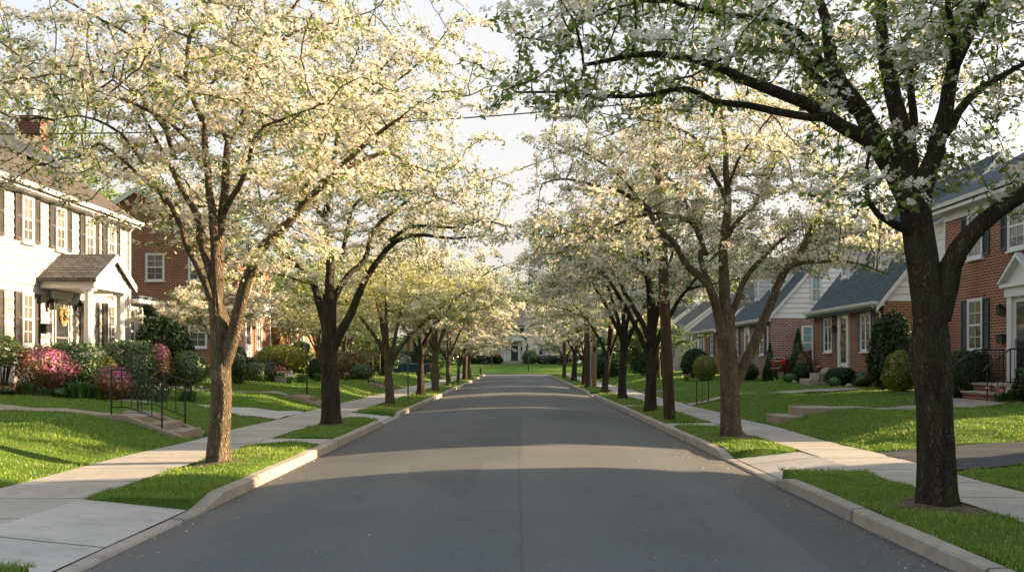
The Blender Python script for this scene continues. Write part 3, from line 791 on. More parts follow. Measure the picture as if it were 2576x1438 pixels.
# ---- nearest tree on the right, its foot on the strip beside the asphalt driveway
b = (4.46, 10.5, .16)
S = limbset(b, [
 ([(2360, 1300), (2358, 1200), (2352, 1050), (2345, 900), (2338, 790), (2326, 690), (2312, 600), (2303, 520)], .190, .158, 0, 0),
 ([(2358, 800), (2385, 715), (2417, 630), (2477, 560), (2526, 522), (2580, 490), (2680, 430), (2780, 400)], .14, .05, 0, -.7),
 ([(2307, 560), (2285, 500), (2255, 440), (2224, 396), (2190, 336), (2150, 277), (2106, 213), (2081, 163), (2076, 99), (2041, 0), (1990, -110)], .13, .03, 0, .9),
 ([(2224, 400), (2190, 356), (2115, 317), (2061, 282), (1992, 252), (1932, 233), (1858, 208), (1784, 173), (1695, 153), (1580, 150), (1460, 175)], .085, .016, 0, -1.2),
 ([(2080, 295), (2041, 297), (1962, 287), (1883, 275), (1799, 267), (1730, 233), (1640, 245), (1540, 250), (1420, 240), (1300, 245)], .05, .012, -.6, .3),
 ([(2085, 175), (2021, 153), (1982, 134), (1893, 129), (1809, 153), (1734, 198), (1640, 215)], .04, .012, .6, 1.8),
 ([(2303, 540), (2288, 470), (2279, 420), (2254, 297), (2234, 198), (2209, 99), (2209, 0), (2190, -120)], .13, .035, 0, .3),
 ([(2290, 470), (2300, 400), (2298, 346), (2289, 198), (2262, 110), (2300, 20), (2340, -90)], .06, .02, 0, 1.3),
 ([(2310, 560), (2323, 470), (2348, 386), (2378, 277), (2402, 163), (2432, 99), (2472, 0), (2510, -120)], .115, .035, 0, -.4),
 ([(2397, 180), (2394, 100), (2380, 30), (2360, -80)], .045, .02, -.2, -1.4),
 ([(2293, 170), (2378, 69), (2452, 35), (2560, -10)], .035, .012, .6, 1.6),
 ([(2372, 340), (2397, 317), (2447, 262), (2511, 218), (2576, 183), (2680, 130)], .06, .018, -.2, .6),
 ([(2312, 600), (2274, 574), (2209, 539), (2180, 505), (2170, 445), (2185, 380)], .055, .014, 0, -.5),
 ([(2150, 277), (2050, 190), (1950, 60), (1850, -10), (1720, -60)], .06, .015, .4, 2.4),
 ([(2110, 220), (2000, 80), (1800, 60), (1650, 20), (1500, 60), (1400, 120)], .045, .012, .4, -1.0),
])
R1 = build_tree(S, pads_on_limbs(.60, .06, .30, .55, .30, 150, zmin=3.9, low=(-2.0, 3.1), extra=[(.6, .2, 3.6, .5), (1.0, -.2, 3.4, .5), (.9, .5, 3.9, .5), (.4, .3, 3.9, .4), (1.3, .2, 3.2, .5), (1.3, .4, 3.7, .5), (.8, -.3, 4.2, .5)]), 11, 3900, 8800, .088, 10500, .085, step=.17, dk=.2, trunk_n=52,
                bumps=[(13, 3.6, .16, .10), (13, 3.6, .05, -.05), (5, 1.2, .12, .03)], spread=1.25)
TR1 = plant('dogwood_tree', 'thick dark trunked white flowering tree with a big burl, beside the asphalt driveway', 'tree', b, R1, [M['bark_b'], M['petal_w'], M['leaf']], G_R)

# ---- second on the right
b = (4.32, 20.0, .16)
S = limbset(b, [
 ([(1840, 1122), (1838, 1060), (1836, 980), (1834, 912), (1828, 850), (1826, 787)], .215, .16, 0, 0),
 ([(1836, 985), (1858, 950), (1880, 900), (1905, 850), (1930, 794), (1962, 705), (2012, 637), (2059, 554), (2090, 480), (2110, 420)], .125, .03, 0, .6),
 ([(1962, 705), (1990, 672), (2065, 660), (2150, 664), (2230, 690)], .05, .012, .3, -.8),
 ([(1828, 800), (1822, 720), (1819, 629), (1826, 560), (1830, 507), (1826, 430), (1826, 370), (1815, 290), (1800, 200)], .125, .03, 0, .3),
 ([(1830, 930), (1819, 870), (1801, 794), (1776, 722), (1718, 669), (1697, 624), (1643, 566), (1627, 531), (1561, 492), (1490, 476), (1420, 460), (1360, 470)], .12, .014, 0, -.8),
 ([(1826, 850), (1812, 790), (1779, 697), (1764, 650), (1760, 590), (1732, 558), (1680, 545), (1627, 542), (1568, 562), (1498, 597), (1420, 640), (1350, 650)], .075, .012, 0, .9),
 ([(1832, 810), (1847, 769), (1872, 697), (1915, 644), (1971, 597), (2025, 566), (2090, 540)], .075, .016, 0, 1.3),
 ([(1826, 620), (1842, 574), (1877, 535), (1904, 507), (1951, 421), (1990, 330)], .055, .014, 0, 1.4),
 ([(1776, 640), (1745, 560), (1725, 507), (1686, 445), (1620, 400), (1540, 360)], .055, .014, .2, 1.9),
 ([(1828, 500), (1790, 430), (1756, 351), (1686, 316), (1600, 290)], .05, .014, 0, -1.7),
 ([(1830, 470), (1860, 400), (1905, 330), (1960, 260)], .04, .014, 0, -1.2),
 ([(1690, 620), (1620, 590), (1540, 570), (1450, 560), (1360, 590)], .04, .012, -.5, -2.2),
 ([(1627, 531), (1560, 440), (1480, 390), (1400, 360)], .04, .012, -.5, -.2),
])
R2 = build_tree(S, pads_on_limbs(.75, .06, .30, .65, .42, 170, zmin=2.4, env=((-.2, 0, 4.3), (3.7, 3.0, 2.9), 60), clipx=-1, extra=[(-1.25, .6, 6.6, .6), (-1.2, .3, 6.0, .6), (-1.3, .8, 5.4, .6), (-1.0, .5, 7.0, .6), (-1.5, .2, 6.9, .5), (-.9, .7, 6.2, .5)]), 22, 4900, 28000, .078, 16000, .072, step=.2, dk=.23, trunk_n=48,
                bumps=[(17, 3.9, .12, .05)], spread=1.3)
TR2 = plant('dogwood_tree', 'white flowering tree with a forking mossy trunk, between the driveway and the nearest wooden pole', 'tree', b, R2, [M['bark_a'], M['petal'], M['leaf']], G_R)

# ---- nearest tree on the left
b = (-4.48, 15.0, .16)
S = limbset(b, [
 ([(548, 1185), (552, 1100), (556, 1000), (556, 900), (550, 820), (545, 760), (542, 693)], .17, .115, 0, 0),
 ([(556, 935), (580, 870), (600, 790), (623, 693), (658, 618), (717, 564), (772, 500), (811, 460), (871, 406), (935, 351), (1000, 300)], .115, .025, 0, -.6),
 ([(811, 460), (866, 430), (930, 400), (985, 392), (1036, 420), (1090, 440)], .05, .012, -.4, .7),
 ([(545, 740), (524, 658), (510, 594), (500, 539), (465, 485), (440, 425), (405, 360), (370, 280)], .08, .018, 0, .8),
 ([(543, 700), (539, 633), (519, 495), (505, 400), (490, 300), (447, 193), (455, 90), (500, 0), (520, -80)], .075, .02, 0, -.7),
 ([(545, 700), (554, 618), (559, 534), (564, 470), (570, 346), (608, 297), (613, 213), (638, 99), (722, 10), (760, -50)], .08, .02, 0, .5),
 ([(608, 300), (633, 213), (678, 134), (742, 79), (836, 59), (920, 30)], .05, .012, .4, 1.2),
 ([(560, 540), (585, 490), (608, 455), (648, 336), (712, 302), (790, 270)], .05, .013, .1, -1.5),
 ([(548, 800), (510, 693), (475, 643), (455, 584), (420, 514), (376, 470), (307, 411), (250, 370)], .07, .014, 0, -.9),
 ([(420, 514), (350, 400), (300, 330), (228, 297), (188, 287), (124, 302)], .04, .010, -.5, -1.5),
 ([(440, 400), (396, 247), (346, 106), (272, 54), (198, 15), (130, -30)], .045, .012, .6, 1.6),
 ([(420, 330), (320, 200), (198, 153), (84, 148), (30, 114)], .04, .010, .7, -.4),
 ([(500, 380), (420, 300), (330, 250), (240, 210), (150, 170)], .035, .010, -.4, -2.0),
 ([(700, 575), (760, 520), (800, 380), (850, 260), (880, 180)], .045, .012, -.2, 1.7),
 ([(570, 350), (530, 250), (560, 120), (600, 30), (590, -60)], .04, .012, .3, 2.2),
])
L1_ = build_tree(S, pads_on_limbs(.7, .06, .28, .6, .45, 180, zmin=2.8, env=((-.6, 0, 4.8), (3.0, 3.0, 3.0), 60)), 33, 5200, 29000, .076, 17000, .066, step=.18, dk=.21, trunk_n=48,
                 bumps=[(17, 0.3, .10, .05), (20, .15, .06, -.06), (9, 5.6, .10, .03)], spread=1.3)
TL1 = plant('dogwood_tree', 'cream flowering tree with a knotty trunk below its fork, by the steps with iron handrails', 'tree', b, L1_, [M['bark_a'], M['petal'], M['leaf']], G_L)

# ---- second on the left
b = (-4.39, 23.7, .16)
S = limbset(b, [
 ([(832, 1088), (832, 1020), (830, 940), (828, 886), (828, 800), (828, 740)], .235, .16, 0, 0),
 ([(828, 760), (828, 704), (830, 662), (818, 577), (830, 480), (860, 330), (920, 230), (1000, 130)], .12, .02, 0, .8),
 ([(822, 830), (803, 767), (785, 720), (740, 670), (700, 620), (660, 540), (640, 440)], .11, .02, 0, 1.2),
 ([(790, 715), (740, 703), (697, 691), (655, 689), (610, 700)], .05, .014, 0, -1.0),
 ([(835, 880), (860, 830), (883, 784), (913, 708), (951, 649), (981, 611), (1015, 594), (1070, 590), (1140, 600), (1210, 590)], .125, .016, 0, -.7),
 ([(832, 770), (852, 730), (879, 691), (917, 657), (950, 570), (1010, 520), (1080, 470), (1150, 420)], .085, .016, 0, .9),
 ([(981, 605), (1036, 569), (1129, 573), (1197, 560), (1260, 575)], .05, .012, -.4, -1.8),
 ([(860, 640), (892, 518), (951, 488), (1036, 476), (1130, 500)], .05, .014, .2, -1.6),
 ([(840, 450), (900, 360), (1000, 300), (1100, 250), (1180, 240)], .05, .014, .3, -1.0),
 ([(855, 350), (850, 250), (900, 120), (940, 20)], .045, .014, .4, 1.8),
 ([(900, 260), (1000, 200), (1080, 130), (1140, 60)], .04, .012, .5, .2),
 ([(820, 560), (760, 450), (720, 340), (700, 230)], .05, .014, .2, -1.3),
])
L2_ = build_tree(S, pads_on_limbs(.85, .07, .30, .8, .45, 160, zmin=2.6, env=((.3, 0, 5.2), (3.9, 3.2, 3.6), 80), clipx=1), 44, 4400, 22500, .085, 17000, .078, step=.22, dk=.26, trunk_n=40,
                 spread=1.4)
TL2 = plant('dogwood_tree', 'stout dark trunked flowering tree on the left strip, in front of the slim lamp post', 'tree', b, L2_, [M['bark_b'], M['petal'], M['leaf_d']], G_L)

# ---- generic trees for the rest of both rows
def generic(seed, fork=2.0, r=.19, n_limb=5, reach=3.0, top=6.6, lean=0):
    rng = np.random.default_rng(seed)
    limbs = [([(0, 0, -.1), (.02, .02, .6), (.03+lean*.5, 0, fork*.6), (lean, .03, fork)], r, r*.72)]
    for k in range(n_limb):
        a = k*2*math.pi/n_limb+rng.uniform(-.4, .4); rr = reach*rng.uniform(.7, 1.1); hh = top*rng.uniform(.72, 1.0)
        z0 = fork*rng.uniform(.72, .98); c, s_ = math.cos(a), math.sin(a)
        P = [(lean*z0/fork, 0, z0), (lean+c*rr*.16, s_*rr*.16, z0+(hh-z0)*.24), (lean+c*rr*.42, s_*rr*.42, z0+(hh-z0)*.52), (lean+c*rr*.75, s_*rr*.75, z0+(hh-z0)*.78), (lean+c*rr, s_*rr, hh*.93)]
        limbs.append((P, r*.52, .016))
        m = rng.uniform(-.9, .9); i = 2
        q = np.array(P[i]); d = np.array([math.cos(a+m), math.sin(a+m), .12])
        limbs.append(([tuple(q), tuple(q+d*rr*.35+np.array([0, 0, .15])), tuple(q+d*rr*.72+np.array([0, 0, .2]))], r*.24, .012))
    limbs.append(([(lean, 0, fork*.9), (lean+.1, .05, fork+1.2), (lean-.05, .2, top*.7), (lean+.15, .1, top)], r*.55, .02))
    return limbs
def gen_data(seed, fl, fs, lf, ls, n_att=1500, step=.26, dk=.32, **kw):
    lm = generic(seed, **kw); top = kw.get('top', 6.6); reach = kw.get('reach', 3.0); fk = kw.get('fork', 2.0)
    return build_tree(lm, pads_on_limbs(.85, .08, .3, .6, .4, 90, zmin=fk+.2, env=((0, 0, fk+(top-fk)*.45), (reach*1.05, reach*1.05, (top-fk)*.62), 60)),
                      seed, n_att, fl, fs, lf, ls, step=step, dk=dk, trunk_n=16, lod=.7, twig_min=.006, spread=1.8)
gA = gen_data(101, 17500, .105, 11000, .095, n_att=2000, top=7.4, reach=3.4, fork=2.1, r=.185)
gB = gen_data(102, 12000, .105, 15000, .095, n_att=1900, top=6.6, reach=3.3, fork=1.7, r=.185, lean=.15)
gC = gen_data(103, 11500, .155, 5200, .14, n_att=1300, step=.32, dk=.4, top=7.0, reach=3.35, fork=2.0, r=.20)
gD = gen_data(104, 10000, .155, 5600, .14, n_att=1200, step=.32, dk=.4, top=6.4, reach=3.2, fork=1.8, r=.16, n_limb=4)
ba, bb = M['bark_a'], M['bark_b']
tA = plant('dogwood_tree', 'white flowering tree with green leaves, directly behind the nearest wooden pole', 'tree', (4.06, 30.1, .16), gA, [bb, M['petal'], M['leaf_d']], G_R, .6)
tB = plant('dogwood_tree', 'small yellow green flowering tree with a sunlit trunk, left of the street sign', 'tree', (-4.31, 34.0, .16), gB, [ba, M['petal_g'], M['leaf_y']], G_L, 2.2, (.88, .88, .88))
copy_tree(tA, 'thick upright flowering tree on the right, second beyond the nearest wooden pole', (4.25, 40.0, .16), 2.0, (1.0, 1.0, 1.06), G_R, [bb, M['petal_w'], M['leaf_d']], (.02, -.04))
copy_tree(tB, 'slim flowering tree just before the second wooden pole', (4.3, 48.5, .14), 5.5, (.9, .9, 1.08), G_R, [bb, M['petal'], M['leaf']], (0, .07))
copy_tree(tA, 'grey trunked flowering tree just right of the street sign', (-4.2, 43.6, .16), 4.4, 1.0, G_L, [bb, M['petal_w'], M['leaf_d']], (-.03, .05))
tC = plant('dogwood_tree', 'flowering tree with a low split trunk standing before the rear of the blue pickup', 'tree', (-4.1, 50.4, .16), gC, [ba, M['petal'], M['leaf']], G_L, 1.0)
tD = plant('dogwood_tree', 'slender flowering tree with twin stems, left row, beyond the blue pickup', 'tree', (-4.0, 58.8, .16), gD, [ba, M['petal'], M['leaf']], G_L, 3.0)
lab_l = ['thinnest straight trunk of the left row of flowering trees', 'dark thick trunk far down the left row, between slimmer trunks', 'flowering tree right behind the dark thick trunk in the left row',
         'distant flowering tree near the end of the left row', 'second last flowering tree of the left row', 'last flowering tree of the left row, by the cross street']
for i, (x, y, s_, src, rz) in enumerate([(-4.0, 68, .8, tD, .5), (-4.0, 77.5, 1.08, tC, 2.2), (-4.0, 82.5, .95, tD, 4.0), (-4.2, 89, .88, tC, 5.1), (-4.6, 96, .74, tD, 1.2), (-5.0, 103, .7, tC, 3.6)]):
    copy_tree(src, lab_l[i], (x, y, .14), rz, (s_, s_, s_*(.92, 1.1, .9, 1, 1.05, .9)[i]), G_L, [bb, M['petal'], M['leaf_d']] if i == 1 else None, (.04*math.sin(i*2.3), .05*math.cos(i*1.7)))
lab_r = ['pale thin trunk just beyond the second wooden pole', 'wide spreading flowering tree between the second and third wooden poles', 'flowering tree just beyond the third wooden pole', 'flowering tree near the far end of the right row', 'last flowering tree of the right row, by the cross street']
for i, (x, y, s_, src, rz) in enumerate([(4.1, 60.5, .85, tD, 2.5), (4.2, 73, 1.1, tC, .2), (4.3, 91, .85, tD, 5.0), (4.6, 97, .74, tC, 2.9), (5.0, 104, .7, tD, .9)]):
    copy_tree(src, lab_r[i], (x, y, .14), rz, (s_, s_, s_*(1.1, .95, 1.05, .9, 1)[i]), G_R, [bb, M['petal_w'], M['leaf_d']] if i % 2 == 0 else [bb, M['petal'], M['leaf']], (.05*math.sin(i*1.9), -.05*math.cos(i*2.1)))
# young yard trees
copy_tree(tD, 'small leafy yard tree on the right lawn, behind the row', (8.9, 62, h1(8.9, 62)), 1.4, .62, 'yard trees', [ba, M['leaf_d'], M['hedge']])
copy_tree(tD, 'pale flowering yard tree in front of the low dark roofed house', (-11.5, 57.5, h1(-11.5, 57.5)), .4, .75, 'yard trees', [ba, M['petal_g'], M['leaf']])
copy_tree(tC, 'broad pale flowering yard tree behind the lamp post', (-11.0, 64, h1(-11, 64)), 2.4, .8, 'yard trees', [ba, M['petal_g'], M['leaf_y']])
copy_tree(tD, 'young pale flowering tree between the white house and the red brick house', (-11.2, 37.2, h1(-11.2, 37.2)), 4.2, .70, 'yard trees', [M['twig'], M['petal'], M['leaf_d']])

# ---- tall spring trees behind the houses
def tall_data(seed, lf, ls, top, reach):
    lm = generic(seed, fork=3.2, r=.26, n_limb=6, reach=reach, top=top)
    return build_tree(lm, pads_on_limbs(.9, .25, .25, 1.0, .9, 110, zmin=2.6, env=((0, 0, top*.62), (reach, reach, top*.42), 70)), seed, 1300, 40, .05, lf, ls, step=.42, dk=.5, trunk_n=12, lod=.6, twig_min=.009, spread=3.2)
tall1 = tall_data(201, 6500, .21, 12.5, 3.6)
tall2 = tall_data(202, 8000, .24, 10.5, 4.2)
T1 = plant('leafy_tree', 'tall yellow green spring tree behind the white house and its chimney', 'tree', (-20.8, 44.2, .8), tall1, [ba, M['leaf_y'], M['leaf']], 'trees behind the houses', .4, (.68, .68, 1.12))
T2 = plant('leafy_tree', 'tall green tree behind the houses', 'tree', (-20.5, 60, .8), tall2, [ba, M['leaf'], M['leaf_d']], 'trees behind the houses')
copy_tree(T1, 'tall yellow green spring tree nearest the left edge, behind the white house', (-24.0, 41.5, .8), 2.0, (.95, .95, 1.3), 'trees behind the houses')
gl = 'tall green tree behind the houses'
k = 0
for (x, y, s_) in [(-17, 80, .9), (-27, 66, 1.1), (-22, 92, 1.0), (-16, 108, .95), (-28, 112, 1.1), (-12, 152, 1.0), (-4, 156, 1.1), (5, 154, 1.05), (12, 152, 1.0), (-20, 150, 1.2), (21, 150, 1.2), (-9, 162, 1.4), (9, 163, 1.4), (0, 166, 1.3), (-36, 142, 1.1), (-28, 136, .9), (-46, 150, 1.3), (36, 142, 1.1), (28, 138, .9), (46, 150, 1.3), (13, 121.5, .6), (21, 126, .8), (17, 131, .7),  # last three here are added to streak the far lawn with shade
                   (20, 88, 1.0), (27, 75, 1.1), (17, 112, 1.0), (24, 105, 1.1), (29, 59, 1.1), (27, 45, .9), (33, 35, 1.0)]:
    k += 1
    copy_tree(T2 if k % 2 else T1, gl, (x, y, .7), k*1.7, s_, 'trees behind the houses', None)
# unseen leafy tree added beyond the right edge to shade the foreground
copy_tree(T2, 'unseen broad tree added for shade beyond the right edge, by the driveway', (12.2, 8.6, .6), .7, .95, 'trees behind the houses')
# ================================================================ houses
def window(root, org, T, u, v0, v1, w, shut=None, sw=.36, gap=.03, panes=('blind', 'dim'), frame='white', munt=True, sill=True, lintel=None, casement=False):
    c = .075; f = MB()
    u0, u1 = u-w/2, u+w/2
    f.box(u0-c, u0, v0-c, v1+c, .0, .05, T); f.box(u1, u1+c, v0-c, v1+c, .0, .05, T)
    f.box(u0, u1, v1, v1+c, .0, .05, T); f.box(u0, u1, v0-c, v0, .0, .05, T)
    vm = (v0+v1)/2
    b = .03
    if casement: f.box(u-.05, u+.05, v0, v1, .008, .042, T)
    else: f.box(u0, u1, vm-.03, vm+.03, .008, .042, T)
    for uu in (u0, u1-b): f.box(uu, uu+b, v0, v1, .008, .032, T)
    f.box(u0+b, u1-b, v1-b, v1, .008, .032, T); f.box(u0+b, u1-b, v0, v0+b, .008, .032, T)
    if munt:
        if not casement: f.box(u-.009, u+.009, v0+b, v1-b, .008, .026, T)
        for q in (.25, .75): f.box(u0+b, u1-b, v0+(v1-v0)*q-.009, v0+(v1-v0)*q+.009, .008, .026, T)
    W = f.build('window', M[frame], root, org)
    p = MB(); p.box(u0+.004, u1-.004, vm, v1-.004, -.01, .016, T, 0); p.box(u0+.004, u1-.004, v0+.004, vm-.001, -.01, .015, T, 1)
    p.build('pane', [M[panes[0]], M[panes[1]]], W, org)
    if sill: s = MB(); s.box(u0-c-.03, u1+c+.03, v0-c-.05, v0-c-.002, .0, .10, T); s.build('sill', M[frame], W, org)
    if lintel:
        s = MB(); k = int((w+.3)/.072)
        for i in range(k): s.box(u-w/2-.15+i*.072, u-w/2-.15+i*.072+.062, v1+c+.004, v1+c+.215, .0, .022, T)
        s.build('lintel', M[lintel], W, org)
    if shut:
        for s_ in (-1, 1):
            a0 = u+s_*(w/2+c+gap); a1 = a0+s_*sw; lo, hi = min(a0, a1), max(a0, a1)
            s = MB(); e = .045; y0, y1 = v0-.04, v1+.05; ym = y0+(y1-y0)*.52
            s.box(lo, lo+e, y0, y1, .004, .045, T); s.box(hi-e, hi, y0, y1, .004, .045, T)
            for q0, q1 in ((y0, y0+.08), (ym-.04, ym+.04), (y1-.07, y1)): s.box(lo+e, hi-e, q0, q1, .004, .044, T)
            z = y0+.08
            while z < y1-.08:
                if not (ym-.07 < z < ym+.03):
                    s.add([T(lo+e, z, .036), T(hi-e, z, .036), T(hi-e, z+.05, .012), T(lo+e, z+.05, .012), T(lo+e, z, .006), T(hi-e, z, .006)], [[0, 1, 2, 3], [0, 4, 5, 1]])
                z += .045
            s.box(lo+e, hi-e, y0+.08, y1-.07, .003, .008, T)
            s.build('shutter', M[shut], W, org)
    return W

def siding(mb, T, v0, v1, rng, h=.24, mi=0, jog=.0):
    v = v0
    while v < v1-1e-4:
        w = min(h, v1-v); a0, a1 = rng(v); b0, b1 = rng(v+w)
        if a1-a0 > .02:
            mb.add([T(a0, v, .040), T(a1, v, .040), T(b1, v+w, .014), T(b0, v+w, .014), T(a0, v, 0), T(a1, v, 0)], [[0, 1, 2, 3], [0, 4, 5, 1]], mi)
        v += w
def lantern(root, org, T, u, v, n=.0, s=1.0):
    l = MB(); p = lambda a, b, c: T(u+a*s, v+b*s, n+c*s)
    l.box(-.05, .05, -.10, .08, .003, .03, p); l.box(-.012, .012, .03, .055, .03, .14, p)
    l.poly([(-.09, .06), (.09, .06), (.03, .14), (-.03, .14)], .06, .22, p)
    for a in (-.07, .055):
        for b in (.065, .2): l.box(a, a+.014, -.14, .06, b, b+.014, p)
    l.box(-.075, .075, -.16, -.14, .062, .217, p); l.box(-.03, .03, .14, .18, .11, .17, p)
    L_ = l.build('wall_lantern', M['iron'], root, org)
    g = MB(); g.box(-.052, .052, -.138, .058, .082, .197, p); g.build('pane', M['dim'], L_, org)
def gutter(root, org, T, u0, u1, v, n, mat='white'):
    g = MB(); g.poly([(n, v), (n+.10, v), (n+.13, v+.11), (n, v+.11)], u0, u1, lambda a, b, c: T(c, b, a)); g.build('gutter', M[mat], root, org)
def downspout(root, org, T, u, v0, v1, n=.0, off=.3, mat='white'):
    g = MB(); pts = [T(u, v1, n+off), T(u, v1-.12, n+off), T(u, v1-.4, n+.07), T(u, v0+.15, n+.07), T(u, v0, n+.2)]
    g.tube(pts, .04, 8); g.build('downspout', M[mat], root, org)
def gable_roof(root, org, a0, a1, ridge, eave_z, ridge_z, y0, y1, over=.35, th=.14, mat='sh_grey', P=PX, name='roof', rake=.25, trim='white'):
    """ridge along the pull axis of P; a0/a1 wall planes"""
    a0, a1 = min(a0, a1), max(a0, a1)
    sl = (ridge_z-eave_z)/(ridge-a0); m = MB()
    for a, s in ((a0, -1), (a1, 1)):
        e = a+s*over; ez = eave_z-abs(sl)*over
        m.poly([(e, ez), (ridge, ridge_z), (ridge, ridge_z+th*1.3), (e, ez+th*1.3)] if s < 0 else [(ridge, ridge_z), (e, ez), (e, ez+th*1.3), (ridge, ridge_z+th*1.3)], y0-rake, y1+rake, P)
    r = m.build(name, M[mat], root, org)
    for yy in (y0-rake-.03, y1+rake+.001):
        for a, s in ((a0, -1), (a1, 1)):
            e = a+s*over; ez = eave_z-abs(sl)*over; t = MB()
            t.poly([(e, ez-.10), (ridge, ridge_z-.10), (ridge, ridge_z+th*1.1), (e, ez+th*1.1)], yy, yy+.028, P); t.build('rake_board', M[trim], r, org)
    return r

# ---------------------------------------------------------------- the white house
org = (-13.6, 29.0, .85)
wh = thing('white_house', 'white clapboard two storey house with dark shutters, solar roof and columned porch', 'house', org)
A = -13.6; T = FX(A, 1); Y0, Y1 = 21.5, 34.7; EZ = 6.55; RX = -18.4; RZ = 10.05
m = MB(); m.poly([(-23.2, .3), (A, .3), (A, EZ), (RX, RZ-.12), (-23.2, EZ)], Y0, Y1, PX)
w = m.build('wall', M['white'], wh, org)
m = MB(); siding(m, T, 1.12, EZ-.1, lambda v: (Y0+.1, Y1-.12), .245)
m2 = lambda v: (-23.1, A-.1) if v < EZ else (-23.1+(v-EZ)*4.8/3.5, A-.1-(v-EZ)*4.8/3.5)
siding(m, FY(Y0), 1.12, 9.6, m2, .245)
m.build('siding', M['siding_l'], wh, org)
m = MB(); m.box(Y1-.12, Y1+.02, 1.1, EZ, .0, .055, T); m.build('corner_board', M['white'], wh, org)
TW = FX(A+.035, 1)
m = MB(); m.box(Y0+.01, Y1-.01, .3, 1.1, .003, .03, T); m.build('foundation', M['brick_d'], wh, org)
gable_roof(wh, org, A, -23.2, RX, EZ+.12, RZ, Y0, Y1, .42, .12, 'sh_brown', rake=.22)
m = MB(); m.box(Y0-.1, Y1+.1, EZ-.28, EZ+.02, .06, .10, T); m.box(Y0-.2, Y1+.2, EZ-.24, EZ-.20, .06, .40, T); m.build('cornice', M['white'], wh, org)
gutter(wh, org, T, Y0-.2, Y1+.22, EZ-.16, .425)
downspout(wh, org, T, Y1-.02, 1.1, EZ+.02, .06, .36)
sl = (RZ-EZ-.12)/4.8
for k in range(6):
    y0 = Y0+.3+k*2.12; P = lambda t: (A-t*4.8-0, EZ+.12+sl*t*4.8+.155)
    a, b_ = (A-1.45, EZ+.12+sl*1.45), (RX+.12, RZ-sl*.12)
    m = MB(); o1, o2 = .30, .36
    m.poly([(a[0], a[1]+o1), (b_[0], b_[1]+o1), (b_[0], b_[1]+o2), (a[0], a[1]+o2)], y0, y0+2.08, PX)
    q = m.build('solar_panel', M['solar'], wh, org)
    m = MB(); n_ = 7
    for j in range(n_+1):
        yy = y0+.01+j*(2.05/n_)
        m.poly([(a[0]+.012, a[1]+o2), (b_[0], b_[1]+o2+.003), (b_[0], b_[1]+o2+.012), (a[0]+.012, a[1]+o2+.010)], yy, yy+.014, PX)
    m.box(a[0]-.1, a[0]-.04, y0+.3, y0+.36, a[1]+.02, a[1]+o1+.06); m.box(a[0]-.1, a[0]-.04, y0+1.7, y0+1.76, a[1]+.02, a[1]+o1+.06)
    m.build('panel_frame', M['metal'], q, org)
m = MB(); m.box(-17.16, -16.32, 34.1, 34.78, 7.2, 9.95); m.box(-17.22, -16.26, 34.04, 34.84, 9.95, 10.08)
ch = m.build('chimney', M['brick_d'], wh, org)
m = MB(); m.box(-17.0, -16.48, 34.25, 34.65, 10.08, 10.14); m.tube([(-16.74, 34.45, 10.14), (-16.74, 34.45, 10.36)], .15, 12); m.lathe([(.26, 0), (.26, .03), (.03, .12)], (-16.74, 34.45, 10.38), 14)
m.build('chimney_cap', M['metal'], ch, org)
m = MB()
for i, (hh) in enumerate((.0, .18, .36, .54)): m.box(-16.98+i*.19, -16.77+i*.19, 34.02-.004*i, 34.055, 8.55-hh, 8.86-hh)
m.build('flashing', M['metal'], ch, org)
for u in (23.6, 25.6, 27.6, 29.6, 31.6, 33.3):
    window(wh, org, TW, u, 5.02, 6.2, .52, 'trim_dk', .34, .03, ('blind', 'dim'))
    if u != 29.6: window(wh, org, TW, u, 2.15, 3.52, .52, 'trim_dk', .34, .03, ('blind', 'dim'))
# sun room beyond the corner
m = MB(); m.box(-20, A-.02, Y1+.03, 36.2, .4, 3.75); sr = m.build('sun_room', M['white'], wh, org)
m = MB(); siding(m, FX(A-.02, 1), 1.1, 3.7, lambda v: (Y1+.03, 36.2), .245); m.build('siding', M['siding'], sr, org)
m = MB(); m.poly([(-20.3, 4.7), (A+.42, 3.86), (A+.42, 3.98), (-20.3, 4.84)], Y1+.05, 36.55, PX); m.build('roof', M['sh_slate'], sr, org)
m = MB(); m.box(Y1+.05, 36.6, 3.72, 3.85, -.02, .42, FX(A, 1)); m.build('eave', M['white'], sr, org)
for u in (35.06, 35.78): window(wh, org, FX(A+.03, 1), u, 2.0, 3.45, .42, None, panes=('blind', 'glass'))
# porch
m = MB(); m.box(A+.045, -11.95, 28.2, 31.1, .3, 1.46); pf = m.build('porch', M['stone'], wh, org)
for y in (28.5, 30.8):
    c = MB(); c.lathe([(.17, 0), (.17, .07), (.145, .08), (.13, .14), (.125, 1.2), (.112, 2.16), (.13, 2.2), (.15, 2.24)], (-12.25, y, 1.46), 20)
    c.box(-12.42, -12.08, y-.17, y+.17, 3.70, 3.76); c.build('porch_column', M['white'], pf, org, smooth=False)
m = MB(); m.box(A+.045, -12.02, 28.33, 30.97, 3.76, 4.02); m.build('porch_beam', M['white'], pf, org)
m = MB(); gy = 29.65
m.poly([(28.33, 4.02), (30.97, 4.02), (gy, 4.72)], A+.05, -12.06, PY); pd = m.build('pediment', M['white'], pf, org)
m = MB(); siding(m, FX(-12.06, 1), 4.04, 4.66, lambda v: (28.40+(v-4.02)*1.9, 30.90-(v-4.02)*1.9), .2); m.build('siding', M['siding'], pd, org)
gable_roof(pf, org, 28.33, 30.97, gy, 4.02, 4.75, A+.05, -12.06, .18, .09, 'sh_grey', PY, rake=.16)
m = MB(); m.box(28.98, 30.22, 1.46, 3.62, .042, .09, T); m.box(28.92, 30.28, 3.62, 3.74, .042, .12, T); dr = m.build('front_door', M['white'], wh, org)
